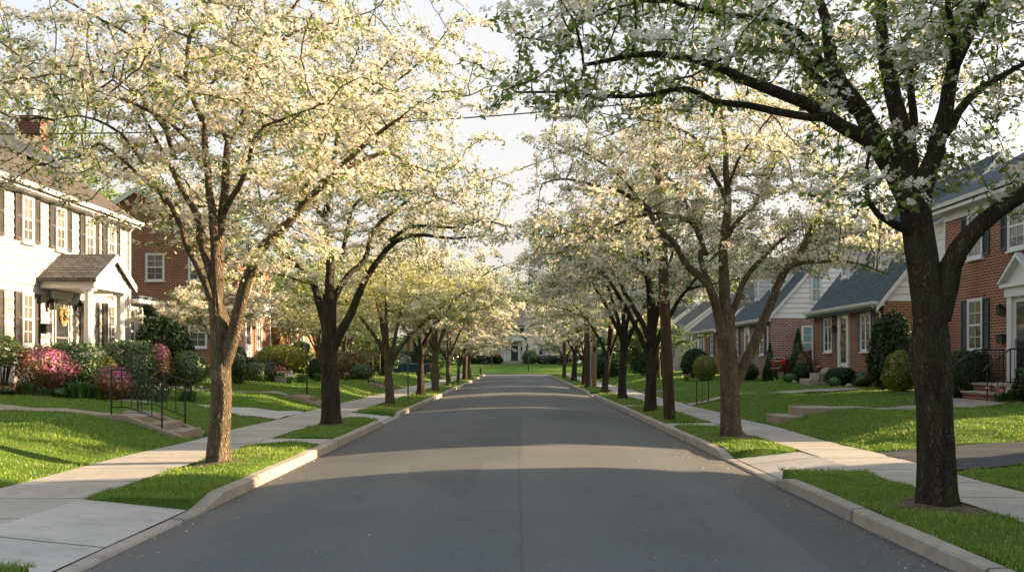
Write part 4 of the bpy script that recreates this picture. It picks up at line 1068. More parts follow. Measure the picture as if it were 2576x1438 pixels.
m = MB(); m.box(29.22, 29.98, 1.54, 3.5, .09, .105, T); m.build('storm_door', M['glass'], dr, org)
m = MB(); m.box(29.22, 29.98, 2.34, 2.40, .105, .118, T); m.tube([T(29.9, 2.45, .118), T(29.9, 2.45, .17)], .012); m.tube([T(29.9, 2.38, .16), T(29.9, 2.56, .16)], .012); m.build('handle', M['metal'], dr, org)
for u in (29.05, 30.05):
    m = MB(); m.box(u, u+.11, 2.0, 3.45, .09, .10, T); m.build('sidelight', M['dim'], dr, org)
lantern(wh, org, T, 28.78, 3.32, .045); lantern(wh, org, T, 30.62, 3.32, .045)
m = MB(); m.box(28.36, 28.8, 2.5, 2.72, .045, .18, T); m.poly([(28.34, 2.72), (28.82, 2.72), (28.82, 2.75), (28.34, 2.75)], .045, .21, T); m.tube([T(28.45, 2.45, .12), T(28.45, 2.38, .14), T(28.7, 2.38, .14), T(28.7, 2.45, .12)], .01)
m.build('mailbox', M['iron'], wh, org)
# wreath hanging on the door
rng = np.random.default_rng(5); k = 420; a = rng.uniform(0, 6.283, k); rr = .19+rng.normal(size=k)*.035
P = np.stack([.02+np.abs(rng.normal(size=k))*.03, np.cos(a)*rr, np.sin(a)*rr*1.15], 1)
V, F = leaves(P, unit(rng.normal(size=(k, 3))+np.array([1.2, 0, 0])), np.full(k, .07), rng)
o = mesh_np('wreath', V, [F], M['gold'], loc=(A+.11, 29.6, 3.02)); tag(o, 'golden dried flower wreath hanging on the dark front door', 'wreath')

# ---------------------------------------------------------------- red brick house, left
org = (-14, 53, .85)
hb = thing('brick_house', 'two storey red brick house with white door hood, left side past the white house', 'house', org)
A = -14.0; T = FX(A, 1); Y0, Y1 = 50.0, 56.4
m = MB(); m.poly([(-24, .3), (A, .3), (A, 6.9), (-19, 10.2), (-24, 6.9)], Y0, Y1, PX); m.build('wall', M['brick_r'], hb, org)
gable_roof(hb, org, A, -24, -19, 6.95, 10.25, Y0, Y1, .35, .12, 'sh_grey')
window(hb, org, FY(Y0), -18.15, 5.75, 7.0, .8, panes=('blind', 'dim')); window(hb, org, FY(Y0), -16.0, 5.75, 7.0, .8); window(hb, org, FY(Y0), -18.15, 2.4, 3.8, .8); window(hb, org, FY(Y0), -16, 2.4, 3.8, .8)
for u in (51.6, 54.1): window(hb, org, T, u, 5.1, 6.4, .75, panes=('blind', 'dim'))
window(hb, org, T, 54.1, 2.35, 3.85, 1.0, panes=('blind', 'blind'), casement=True)
m = MB(); m.box(51.0, 52.2, 1.8, 4.0, 0, .12, T); dd = m.build('front_door', M['white'], hb, org)
m = MB(); m.box(51.25, 51.95, 2.55, 3.8, .12, .13, T); m.build('storm_door', M['dim'], dd, org)
m = MB(); m.poly([(50.5, 4.0), (53.0, 4.0), (53.0, 4.14), (52.5, 4.62), (51.75, 4.85), (51.0, 4.62), (50.5, 4.14)], 0, .9, T); m.build('door_hood', M['white'], hb, org)
lantern(hb, org, T, 52.6, 3.5)
gutter(hb, org, T, Y0-.2, Y1+.2, 6.68, .34); downspout(hb, org, T, Y1-.12, .9, 6.7, 0, .34)
m = MB(); m.box(A+.005, A+1.4, 50.7, 52.6, .3, 1.8); m.box(A+1.4, A+1.8, 50.8, 52.5, .3, 1.5); m.box(A+1.8, A+2.2, 50.8, 52.5, .3, 1.2); m.build('stoop', M['stone'], hb, org)
# ---------------------------------------------------------------- low dark-roofed house, left
def cape(name, label, A, s, Y0, Y1, depth, eave, rise, brick, roof, shut, base=.4, gable='siding', wins=(), door=None, dormers=(), z0=.95, wv=(1.6, 1.45), dpanes=('blind', 'dim')):
    org = (A, (Y0+Y1)/2, .85); hs = thing(name, label, 'house', org); T = FX(A, s); B_ = A-s*depth; ridge = (A+B_)/2
    m = MB(); m.poly([(A, base), (B_, base), (B_, eave), (A, eave)], Y0, Y1, PX); m.build('wall', M[brick], hs, org)
    g = MB(); rz = eave+rise
    g.poly([(A+s*.03, eave+.004), (B_-s*.03, eave+.004), (ridge, rz-.05)], Y0+.03, Y1-.03, PX); gb = g.build('gable', M['white'], hs, org)
    if gable:
        g = MB(); k = (depth/2)/rise
        lo, hi = min(A, B_), max(A, B_)
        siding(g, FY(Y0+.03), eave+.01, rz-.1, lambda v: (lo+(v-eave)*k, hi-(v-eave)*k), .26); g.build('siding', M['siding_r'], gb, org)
    gable_roof(hs, org, A, B_, ridge, eave+.1, rz+.1, Y0, Y1, .32, .1, roof, rake=.12)
    m = MB(); m.box(Y0-.1, Y1+.1, eave-.16, eave+.0, .0, .34, T); m.build('cornice', M['white'], hs, org)
    gutter(hs, org, T, Y0-.12, Y1+.12, eave-.10, .34)
    for u, w in wins: window(hs, org, T, u, z0+.0+wv[0]-.5, z0+wv[0]-.5+wv[1], w, shut, .34, panes=dpanes, casement=(w > .9))
    for u in dormers:
        t = .9; k = rise/(depth/2); n0 = -t; zb = eave+.1+t*k+.05
        m = MB(); w = .5; topz = zb+1.55; back = -(topz-eave-.1)/k-.02
        m.poly([(n0, zb-.35), (n0, topz), (back, topz)], u-w, u+w, lambda a, b, c: T(c, b, a)); d = m.build('dormer', M['white'], hs, org)
        m = MB(); siding(m, lambda a, b, c: (A+s*a, u-w-c, b), zb-.3, topz, lambda v: (max(back, -(v-eave-.1)/k-.0) if True else 0, n0) if s > 0 else (max(back, -(v-eave-.1)/k), n0), .24); m.build('siding', M['siding'], d, org)
        m = MB(); rg = topz+.62; bk2 = -(rg-eave-.1)/k-.2
        for q in (-1, 1):
            m.poly([(u+q*(w+.14), topz-.1), (u, rg), (u, rg+.1), (u+q*(w+.14), topz+.02)], n0+.16, bk2, T)
        m.build('roof', M[roof], d, org)
        m = MB(); m.poly([(u-w, topz+.003), (u+w, topz+.003), (u, rg-.02)], n0, n0-.1, T); m.poly([(u-w, topz+.003), (u+w, topz+.003), (u, rg-.02)], n0-.1, -(topz-eave-.1)/k-.1, T); m.build('dormer_gable', M['white'], d, org)
        window(hs, org, lambda a, b, c: T(a, b, n0+c), u, zb+.25, zb+1.3, .5, None, panes=('dim', 'glass'))
    if door:
        u, w = door[:2]; zt = door[2] if len(door) > 2 else 3.55; zb = door[3] if len(door) > 3 else 1.35
        m = MB(); m.box(u-w/2, u-w/2+.24, zb, zt, 0, .09, T); m.box(u+w/2-.24, u+w/2, zb, zt, 0, .09, T); m.box(u-w/2-.03, u+w/2+.03, zt, zt+.24, 0, .12, T); m.box(u-w/2+.24, u+w/2-.24, zb, zt, 0, .04, T)
        d = m.build('front_door', M['white'], hs, org)
        m = MB(); m.box(u-w/2+.30, u+w/2-.30, zb+.22, zt-.1, .04, .055, T); m.build('storm_door', M['glass'], d, org)
        m = MB(); m.tube([T(u+w/2-.27, zb+.95, .06), T(u+w/2-.27, zb+1.15, .06)], .014); m.build('handle', M['metal'], d, org)
    return hs, org, T
cape('low_house', 'low house with dark roof and white gutters, past the red brick house', -14.5, 1, 62, 72, 10, 3.75, 3.6, 'brick_b', 'sh_dark', None, wins=((64.5, .9), (69.5, .9)), door=(67, 1.2))
cape('far_house', 'pale low house far down the left side, half hidden by trees', -14.5, 1, 88, 98, 9, 3.6, 3.4, 'tan', 'sh_grey', 'trim_gn', wins=((90.5, .9), (95.5, .9)), door=(93, 1.2))
# ---------------------------------------------------------------- the three small brick houses, right
hs2, org2, T2_ = cape('brick_cottage', 'brown brick cottage with slate green roof, dormers and white front door', 13.4, -1, 36.3, 44.9, 8.4, 3.85, 5.2, 'brick_b', 'sh_slate', 'shut_gr', wins=((42.7, .95), (38.1, .95)), door=(40.6, 1.3, 3.6, 1.4), dormers=(43.3, 39.2), wv=(1.66, 1.35), dpanes=('dim', 'glass'))
downspout(hs2, org2, T2_, 36.45, .9, 3.8, 0, .36); downspout(hs2, org2, T2_, 44.75, .9, 3.8, 0, .36)
lantern(hs2, org2, T2_, 41.6, 3.0)
m = MB(); m.tube([(15.2, 36.2, 1.4), (15.2, 36.2, 4.6)], .025, 6); m.tube([(14.6, 36.2, 1.4), (14.6, 36.2, 4.2)], .02, 6); m.build('conduit_pipe', M['metal'], hs2, org2)
hs3, org3, T3_ = cape('brick_cottage', 'dark red brick house with white siding gable, behind the red car', 13.0, -1, 51.0, 60.2, 9.6, 3.85, 5.4, 'brick_m', 'sh_slate', 'trim_gn', wins=((52.6, .75), (58.6, .75)), door=(55.8, 1.2, 3.5, 1.3), dormers=(54.0, 57.5), dpanes=('dim', 'glass'))
downspout(hs3, org3, T3_, 51.2, .9, 3.8, 0, .36)
window(hs3, org3, FY(51.0), 15.1, 1.8, 3.4, .85, None, panes=('teal', 'teal')); window(hs3, org3, FY(51.0), 15.35, 4.7, 6.0, .4, None, panes=('teal', 'teal'), sill=False)
hs4, org4, T4_ = cape('brick_cottage', 'brick house with white porch posts, behind the clipped hedges on the right', 13.2, -1, 65, 76, 9, 3.75, 3.6, 'brick_r', 'sh_grey', 'trim_gn', wins=((67.0, .8), (73.5, .8)), door=(70.2, 1.2, 3.4, 1.3))
m = MB()
for y in (66, 68.6, 71.8): m.box(12.0, 12.14, y, y+.14, 1.1, 3.4)
m.build('porch_post', M['white'], hs4, org4)
cape('far_house', 'tan sided house far down the right side', 13.2, -1, 82, 92, 9, 3.8, 3.4, 'tan', 'sh_grey', 'trim_gn', wins=((84.0, .9), (90, .9)), door=(87, 1.2))
cape('far_house', 'farthest brick house on the right, by the cross street', 13.2, -1, 98, 107, 9, 3.8, 3.4, 'brick_d', 'sh_dark', 'trim_gn', wins=((100.0, .9), (105, .9)), door=(102.5, 1.2))
# ---------------------------------------------------------------- red brick two storey house, right
org = (13.8, 28, .6)
rb = thing('brick_house', 'large red brick house with white pedimented doorway and black shutters, right edge', 'house', org)
A = 13.8; T = FX(A, -1); Y0, Y1 = 21.8, 32.0
m = MB(); m.poly([(A, .1), (A+9.5, .1), (A+9.5, 6.6), (A+4.75, 9.2), (A, 6.6)], Y0, Y1, PX); m.build('wall', M['brick_r'], rb, org)
m = MB(); m.poly([(A+.3, .1), (A+8, .1), (A+8, 6.3), (A+4.4, 8.6), (A+.3, 6.3)], Y1+.004, 34.0, PX); wg = m.build('wing', M['white'], rb, org)
m = MB(); siding(m, FX(A+.3, -1), .9, 6.2, lambda v: (Y1+.06, 33.98), .24); m.build('siding', M['siding'], wg, org)
m = MB(); m.box(Y1+.003, Y1+.12, .6, 6.45, -.28, .02, T); m.build('corner_board', M['white'], wg, org)
gable_roof(rb, org, A, A+9.5, A+4.75, 6.68, 9.3, Y0, 34.0, .4, .12, 'sh_slate')
m = MB(); m.box(Y0-.1, 34.1, 6.36, 6.5, 0, .40, T); m.box(Y0-.05, Y1+.02, 6.12, 6.36, 0, .05, T); m.build('cornice', M['white'], rb, org); gutter(rb, org, T, Y0-.1, 34.1, 6.5, .38)
for u in (29.9, 27.4, 24.6): window(rb, org, T, u, 4.82, 6.02, .82, 'trim_gn', .38, panes=('dim', 'glass'))
for u in (29.9, 24.3): window(rb, org, T, u, 2.04, 3.48, .82, 'trim_gn', .38, panes=('dim', 'glass'), lintel='brick_r')
m = MB()
for u in (26.28, 27.62): m.box(u-.12, u+.12, 1.12, 3.45, 0, .14, T)
m.box(26.08, 27.82, 3.45, 3.72, 0, .17, T); m.box(26.4, 27.5, 1.12, 3.45, 0, .05, T); m.box(25.95, 27.95, 3.72, 3.82, 0, .26, T)
en = m.build('front_door', M['white'], rb, org)
m = MB(); m.poly([(25.95, 3.823), (27.95, 3.823), (26.95, 4.55)], 0, .12, T); m.poly([(25.9, 3.82), (26.0, 3.82), (26.95, 4.5), (26.95, 4.62)], .12, .30, T); m.poly([(28.0, 3.82), (27.9, 3.82), (26.95, 4.5), (26.95, 4.62)], .12, .30, T)
m.build('pediment', M['white'], en, org)
m = MB(); m.box(26.55, 27.35, 1.35, 3.3, .05, .065, T); m.build('storm_door', M['glass'], en, org)
m = MB(); m.tube([T(27.4, 2.05, .07), T(27.4, 2.3, .07)], .016); m.build('handle', M['metal'], en, org)
lantern(rb, org, T, 28.12, 3.12); m = MB(); m.box(27.98, 28.32, 2.2, 2.42, .003, .16, T); m.poly([(27.96, 2.42), (28.34, 2.42), (28.34, 2.44), (27.96, 2.44)], .003, .19, T); m.build('mailbox', M['trim_gn'], rb, org)
m = MB(); m.box(12.9, A-.005, 25.9, 28.1, .3, 1.02); m.box(12.55, 12.9, 26.0, 28.0, .3, .80); m.box(12.2, 12.55, 26.0, 28.0, .3, .58); st = m.build('stoop', M['brick_d'], rb, org)
m = MB(); m.box(12.86, A-.004, 25.86, 28.14, 1.02, 1.08); m.box(12.5, 12.88, 25.97, 28.03, .80, .85); m.box(12.15, 12.53, 25.97, 28.03, .58, .63); m.build('tread', M['stone'], st, org)
# neighbouring house beyond the right edge; its shade lies over the foreground
org = (15.5, 4, .5)
nb = thing('brick_house', 'dark brick house beyond the right edge, nearest the camera', 'house', org)
A = 15.5; m = MB(); m.poly([(A, .1), (A+10, .1), (A+10, 6.4), (A+5, 9.8), (A, 6.4)], -14, 13.2, PX); m.build('wall', M['brick_d'], nb, org)
gable_roof(nb, org, A, A+10, A+5, 6.45, 9.9, -14, 13.2, .4, .12, 'sh_dark')
for u in (3, 7, 11): window(nb, org, FX(A, -1), u, 4.8, 6.0, .85, 'trim_gn'); window(nb, org, FX(A, -1), u, 2.0, 3.5, .85, 'trim_gn')
# ---------------------------------------------------------------- house at the end of the street
org = (-.3, 136, 1.1)
eh = thing('brick_house', 'pale painted brick house with a small pedimented portico, facing down the street', 'house', org)
T = FY(136); m = MB(); m.poly([(-7.5, .6), (7, .6), (7, 6.4), (-7.5, 6.4)], 136, 144, PX); m.build('wall', M['brick_p'], eh, org)
gable_roof(eh, org, 136, 144, 140, 6.5, 9.3, -7.5, 7.0, .35, .14, 'sh_grey', PY)
m = MB(); m.box(-7.6, 7.1, 6.15, 6.42, 0, .3, T); m.build('cornice', M['white'], eh, org)
for u in (-4.9, 4.2): window(eh, org, T, u, 2.55, 4.05, .95, 'trim_gn', .5, panes=('dim', 'glass'))
for u in (-4.9, -.1, 4.2): window(eh, org, T, u, 5.0, 6.1, 1.0, 'trim_gn', .5, panes=('dim', 'glass'))
m = MB(); m.box(-1.05, .55, 1.65, 4.25, 0, .1, T); dd = m.build('front_door', M['white'], eh, org)
m = MB(); m.box(-.73, .22, 1.68, 3.72, .1, .14, T); m.build('door_leaf', M['door_dk'], dd, org)
m = MB(); m.box(-.73, .22, 3.86, 4.15, .1, .12, T); m.build('transom', M['glass'], dd, org)
m = MB(); m.box(-1.75, 1.25, .6, 1.6, .005, 1.5, T); m.box(-1.2, .7, .6, 1.35, 1.5, 1.85, T); m.box(-1.2, .7, .6, 1.12, 1.85, 2.2, T); pp = m.build('portico', M['stone'], eh, org)
m = MB()
for u in (-1.6, .95): m.box(u-.12, u+.12, 1.6, 4.35, 1.2, 1.44, T); m.box(u-.1, u+.1, 1.6, 4.35, .02, .12, T)
m.box(-1.8, 1.15, 4.35, 4.6, .005, 1.5, T); m.poly([(-1.85, 4.6), (1.2, 4.6), (-.32, 5.5)], .005, 1.5, T); m.build('portico_frame', M['white'], pp, org)
m = MB()
for q in (-1, 1): m.poly([(-.32+q*1.75, 4.52), (-.32, 5.55), (-.32, 5.68), (-.32+q*1.75, 4.64)], 0.005, 1.7, T)
m.build('roof', M['sh_dark'], pp, org)
lantern(eh, org, T, -1.35, 3.3, .0, 1.5); lantern(eh, org, T, .72, 3.3, .0, 1.5)
# ================================================================ shrubs and flowers
def core(cx, cy, cz, rx, ry, rz, n=14, m=9):
    V = []; 
    for i in range(m):
        t = math.pi*i/(m-1)
        for k in range(n): a = 2*math.pi*k/n; V.append((cx+rx*math.sin(t)*math.cos(a), cy+ry*math.sin(t)*math.sin(a), cz-rz*math.cos(t)))
    F = [(i*n+k, i*n+(k+1) % n, (i+1)*n+(k+1) % n, (i+1)*n+k) for i in range(m-1) for k in range(n)]
    return np.array(V), np.array(F)
def shell(shape, k, rng, rag):
    v = unit(rng.normal(size=(k, 3)))
    if shape == 'box':
        p = 5.; s = (np.abs(v)**p).sum(1)**(-1/p); v = v*s[:, None]
    elif shape == 'cone':
        z = rng.uniform(0, 1, k)**1.4; a = rng.uniform(0, 6.283, k); r = (1-z)**.85*(.85+.15*np.sin(a*4+z*9)); v = np.stack([np.cos(a)*r, np.sin(a)*r, z*2-1], 1)
    lump = 1+rag*(np.sin(v[:, 0]*4.1+v[:, 2]*3)+np.sin(v[:, 1]*5.3-v[:, 2]*2.2)+np.sin(v[:, 2]*6.1+v[:, 0]*2.7))*.33
    q = rng.uniform(.66, 1.04, k)**.7
    return v*(lump*q)[:, None], v
def shrub(name, label, cat, x, y, w, h, mat, d=None, shape='ball', leaf=.06, n=2200, rag=.18, flower=None, fn=0, fpos=None, stems=0, group=None, z=None, under=.0, stem_mat='twig', fsize=.055, lift=0.0):
    rng = np.random.default_rng(abs(hash(label)) % 100000 if False else int(abs(x*131+y*57+h*991)) % 99991)
    zb = h1(x, y) if z is None else z
    t = thing(name, label, cat, (x, y, zb), group)
    rx = w/2; ry = (d or w)/2; rz = h/2*(1-lift); cz = h-rz
    n = int(n*1.5); leaf = leaf*1.45
    p, v = shell(shape, n, rng, rag)
    P = p*np.array([rx, ry, rz])+np.array([0, 0, cz])
    N = unit(v*np.array([1/rx, 1/ry, 1/rz])+rng.normal(size=v.shape)*.9)
    V, F = leaves(P, N, leaf*rng.uniform(.6, 1.3, n), rng, .6)
    if lift == 0 and not stems:
        if shape == 'cone':
            cv, cf = core(0, 0, h*.42, rx*.46, ry*.46, h*.40)
        else: cv, cf = core(0, 0, cz, rx*.66, ry*.66, rz*.7)
        if shape == 'box':
            u_ = (cv-np.array([0, 0, cz]))/np.array([rx, ry, rz]); s = (np.abs(u_)**5).sum(1)**(-1/5)*.80*np.linalg.norm(u_, axis=1)/.79
            cv = u_*(s/np.maximum(np.linalg.norm(u_, axis=1), 1e-6)*np.linalg.norm(u_, axis=1))[:, None]*np.array([rx, ry, rz])+np.array([0, 0, cz]) if False else u_*np.array([rx, ry, rz])+np.array([0, 0, cz])
        F = np.concatenate([F, cf+len(V)]); V = np.concatenate([V, cv])
    mesh_np('foliage', V, [F], M[mat], t)
    if stems:
        W = Wood()
        for k in range(stems):
            a = rng.uniform(0, 6.283); rr = rng.uniform(.4, .9)
            e = np.array([math.cos(a)*rx*rr, math.sin(a)*ry*rr, cz+rng.uniform(-.2, .5)*rz]); s0 = np.array([math.cos(a)*.06, math.sin(a)*.06, -.05])
            P = resample([s0, s0*.6+e*np.array([.35, .35, .5])+rng.normal(size=3)*.03, e], .12); W.tube(P, np.linspace(.022 if h < 2 else .035, .006, len(P)), 5)
        mesh_np('stem', np.concatenate(W.V), [np.concatenate(W.F)], M[stem_mat], t, smooth=True)
    if flower:
        for fm, cnt, (fx, fy, fz, sp) in flower:
            p, v = shell(shape, cnt*4, rng, rag); c = unit(np.array([[fx, fy, fz]]))
            keep = np.argsort(-((unit(p)*c).sum(1)+rng.normal(size=len(p))*sp))[:cnt]; p = p[keep]; v = v[keep]
            P = p*1.03*np.array([rx, ry, rz])+np.array([0, 0, cz])
            V, F = flowers(P, unit(v+rng.normal(size=v.shape)*.5), np.full(len(P), fsize)*rng.uniform(.7, 1.3, len(P)), rng)
            mesh_np('blossom', V, [F], M[fm], t)
    return t
def on(fx, fy, guess=None):
    """ground point seen at (fx, fy)"""
    d = 8.0
    while d < 140:
        p = at(fx, fy, d)
        if p.z <= h1(p.x, p.y): return p
        d += .05
    return p
def sh(name, label, cat, fx, fb, fw, ft, mat, dep=None, **kw):
    """shrub whose foot is seen at (fx, fb), fw wide, top at ft"""
    p = on(fx, fb) if dep is None else at(fx, fb, dep)
    s = p.y/FPX; g = h1(p.x, p.y); h = EYE+(VY-ft)*s-g
    return shrub(name, label, cat, p.x, p.y, fw*s, max(.2, h), mat, **kw)
GA = 'garden shrubs by the white house'
sh('shrub', 'open branching shrub with bare dark stems, at the left edge before the white siding', 'shrub', 8, 980, 105, 842, 'leaf_d', dep=24.8, stems=9, lift=.45, n=700, leaf=.07, rag=.4, group=GA, stem_mat='bark_b', flower=[('coral', 40, (0, 0, 1, 1.2))])
sh('azalea', 'large azalea with coral and pink flowers below the porch', 'shrub', 116, 976, 140, 870, 'rust', dep=25.2, n=2200, leaf=.05, rag=.3, group=GA, flower=[('coral', 200, (-.3, -.4, .9, .4)), ('pink', 520, (1, -.4, .5, .16))], stems=14, lift=.18)
sh('clipped_hedge', 'clipped green hedge in front of the near porch column', 'hedge', 178, 962, 150, 864, 'hedge', dep=26.6, d=1.0, shape='box', n=4200, leaf=.06, rag=.10, group=GA)
sh('clipped_hedge', 'dark clipped hedge beside the far porch column', 'hedge', 325, 962, 118, 858, 'hedge', dep=29.6, d=1.2, shape='box', n=3600, leaf=.06, rag=.12, group=GA)
sh('yew_shrub', 'small rounded golden green shrub in front of the two clipped hedges', 'shrub', 272, 965, 52, 892, 'hedge_y', dep=27.6, n=1200, leaf=.045, rag=.12, group=GA)
sh('azalea', 'low pink azalea beside the top of the handrails', 'shrub', 288, 990, 100, 918, 'rust', dep=25.3, n=1000, leaf=.045, rag=.3, group=GA, flower=[('pink', 200, (.5, -.4, .9, .18)), ('coral', 70, (0, -.6, .4, .7))])
sh('azalea', 'pink topped azalea to the right of the far clipped hedge', 'shrub', 404, 958, 66, 862, 'rust', dep=31.0, n=1300, leaf=.05, rag=.25, group=GA, flower=[('pink', 300, (0, -.3, 1, .18)), ('coral', 60, (.6, -.6, .3, .4))])
sh('rhododendron', 'large dark rounded rhododendron at the sun room corner', 'shrub', 412, 950, 145, 796, 'hedge_d', dep=34.5, n=3400, leaf=.11, rag=.16, group=GA)
sh('evergreen_shrub', 'tall dark evergreen shrub behind the rhododendron', 'shrub', 374, 930, 56, 760, 'hedge_d', dep=38, n=2200, leaf=.08, rag=.15, group=GA)
sh('shrub', 'loose olive green shrub left of the flowering tree trunk', 'shrub', 480, 972, 90, 880, 'hedge', dep=31.5, n=1800, leaf=.06, rag=.3, group=GA, stems=5, lift=.1)
sh('shrub', 'shadowed bushy shrub right of the flowering tree trunk', 'shrub', 600, 950, 50, 865, 'hedge', dep=39, n=1500, leaf=.07, rag=.3, group=GA)
sh('boxwood', 'small round light green boxwood mound in the flower bed', 'shrub', 154, 1001, 44, 974, 'strap', dep=24.6, n=900, leaf=.035, rag=.08, group=GA)
sh('boxwood', 'dark low mound at the left end of the flower bed', 'shrub', 14, 1010, 50, 968, 'hedge_d', dep=24.2, n=1100, leaf=.04, rag=.12, group=GA, flower=[('coral', 14, (1, -.5, .7, .5))])
def tuft(label, fx, fb, wpx, hpx, dep, mat='strap', fl=None, n=70, group='leafy garden perennials', cat='plant'):
    p = at(fx, fb, dep); s = dep/FPX; g = h1(p.x, p.y)
    rng = np.random.default_rng(int(fx*7+fb)); t = thing('garden_perennial', label, cat, (p.x, p.y, g), group)
    w, h = wpx*s, hpx*s; V = []; 
    a = rng.uniform(0, 6.283, n); rr = rng.uniform(0, .35, n)*w; ln = h*rng.uniform(.6, 1.1, n); sp = rng.uniform(.1, .5, n)*w
    b = np.stack([np.cos(a)*rr, np.sin(a)*rr*.7, 0*a-.02], 1); d = np.stack([np.cos(a), np.sin(a), 0*a], 1); e = np.stack([-np.sin(a), np.cos(a), 0*a], 1)*.016
    m = b+d*sp[:, None]*.35+np.stack([0*a, 0*a, ln*.75], 1); q = b+d*sp[:, None]+np.stack([0*a, 0*a, ln*.95], 1)
    V = np.stack([b-e, b+e, m+e*.9, q, m-e*.9], 1).reshape(-1, 3); k = np.arange(n)[:, None]*5
    mesh_np('foliage', V, [k+np.array([[0, 1, 2, 4]]), k+np.array([[4, 2, 3]])], M[mat], t)
    if fl:
        fm, c = fl; P = np.stack([rng.normal(size=c)*w*.3, rng.normal(size=c)*w*.2, h*rng.uniform(.75, 1.1, c)], 1)
        V, F = flowers(P, unit(rng.normal(size=(c, 3))*.6+np.array([0, -.5, .7])), np.full(c, .09), rng, .5); mesh_np('blossom', V, [F], M[fm], t)
    return t
tuft('dense clump of long blue green leaves below the coral azalea', 66, 990, 62, 40, 24.6, n=160)
tuft('clump of upright leaves right of the boxwood mound', 200, 995, 70, 46, 24.7, n=150)
tuft('spiky leaf clump near the right end of the flower bed', 245, 992, 50, 36, 25, n=110)
tuft('small pale leaf clump left of the boxwood mound', 112, 1000, 34, 26, 24.5, n=70)
tuft('leaf clump with cream flowers just right of the handrails', 405, 972, 60, 46, 29, fl=('whiteflower', 14), n=120)
tuft('leaf clump with pale flowers near the flowering tree trunk', 470, 966, 60, 34, 30, fl=('whiteflower', 10), n=120)
m = MB(); zz = lambda x, y: h1(x, y)+.012
def mulch(x0, x1, y0, y1, name='flower_bed'):
    xs_ = np.linspace(x0, x1, 8); ys_ = np.linspace(y0, y1, 10)
    return sheet(name, xs_, ys_, lambda X, Y: H(X, Y)+.02+.012*np.sin(X*9)*np.cos(Y*8), M['mulch'])
mulch(-13.55, -11.2, 24.0, 26.3); mulch(-13.55, -11.5, 26.4, 34.6) if False else None; mulch(-13.5, -11.7, 29.6, 34.6)
GB = 'garden shrubs by the red brick house'
sh('dome_topiary', 'wide clipped golden green dome topiary in front of the red brick house', 'topiary', 708, 950, 128, 866, 'hedge_y', dep=46, n=4200, leaf=.06, rag=.05, group=GB, lift=.30, stems=6)
sh('barberry', 'dark red barberry under the clipped dome', 'shrub', 692, 946, 66, 896, 'maroon', dep=45.3, n=900, leaf=.06, rag=.3, group=GB)
sh('boxwood', 'clipped low boxwood, the left one before the red brick house', 'shrub', 640, 956, 54, 912, 'hedge', dep=43.5, shape='box', n=1700, leaf=.05, rag=.08, group=GB)
sh('boxwood', 'clipped low boxwood touching the white flowers', 'shrub', 680, 952, 38, 910, 'hedge', dep=45, shape='box', n=1400, leaf=.05, rag=.08, group=GB)
sh('clipped_hedge', 'dark long hedge below the white door of the red brick house', 'hedge', 632, 925, 74, 898, 'hedge_d', dep=48.5, d=.8, shape='box', n=1700, leaf=.06, rag=.06, group=GB)
tuft('white flowering clump at the foot of the dome topiary', 730, 954, 26, 22, 44, fl=('whiteflower', 30), n=90)
tuft('arching yellow green leaf clump beside the lamp post', 758, 950, 30, 26, 45, n=90)
tuft('pale spiky clump between lamp post and dark tree trunk', 800, 946, 26, 26, 47, n=80)
sh('shrub', 'dark shrub mass left of the stout tree trunk', 'shrub', 795, 948, 40, 900, 'hedge_d', dep=51, n=1600, leaf=.08, rag=.2, group=GB)
sh('shrub', 'reddish green clipped hedge right of the stout tree trunk', 'hedge', 872, 944, 66, 884, 'rust', dep=55, shape='box', n=1800, leaf=.08, rag=.15, group=GB)
sh('shrub', 'green clipped mound under the pale many stemmed shrub', 'shrub', 910, 952, 60, 914, 'hedge', dep=54, n=1700, leaf=.06, rag=.08, group=GB)
sh('crepe_myrtle', 'pale many stemmed bare shrub fanning upward', 'shrub', 918, 945, 66, 838, 'leaf_y', dep=57, n=260, leaf=.10, rag=.4, stems=12, lift=.55, group=GB)
sh('red_maple', 'small red leaved tree beside the corner of the red brick house', 'tree', 700, 905, 30, 822, 'rust', dep=60, n=420, leaf=.10, rag=.4, stems=4, lift=.5, group='yard trees')
sh('evergreen_shrub', 'dark spruce behind the pale many stemmed shrub', 'tree', 965, 950, 26, 842, 'hedge_d', dep=70, shape='cone', n=1500, leaf=.14, rag=.2, group='yard trees')
tuft('tiny pink flowering clump before the green mound', 872, 950, 18, 18, 52, fl=('pink', 16), n=40)
sh('boxwood', 'small clipped box beyond the blue pickup', 'shrub', 1094, 948, 22, 920, 'hedge', dep=70, shape='box', n=700, leaf=.08, rag=.1, group=GB)
for i, (fx, w_, tp, d_, mt) in enumerate([(840, 90, 850, 66, 'hedge'), (760, 60, 856, 62, 'leaf_d'), (905, 60, 872, 70, 'hedge'), (985, 80, 868, 88, 'hedge'), (1060, 70, 872, 92, 'hedge_d')]):
    sh('shrub', ['broad mid green shrub in the gap behind the stout tree trunk', 'leafy light shrub behind the lamp post lantern', 'dark green shrub mass behind the pale many stemmed shrub', 'green shrub mass behind the hood of the blue pickup', 'dark shrub mass behind the bed of the blue pickup'][i], 'shrub', fx, 940, w_, tp, mt, dep=d_, n=1800, leaf=.14, rag=.3, group='background shrubs on the left')
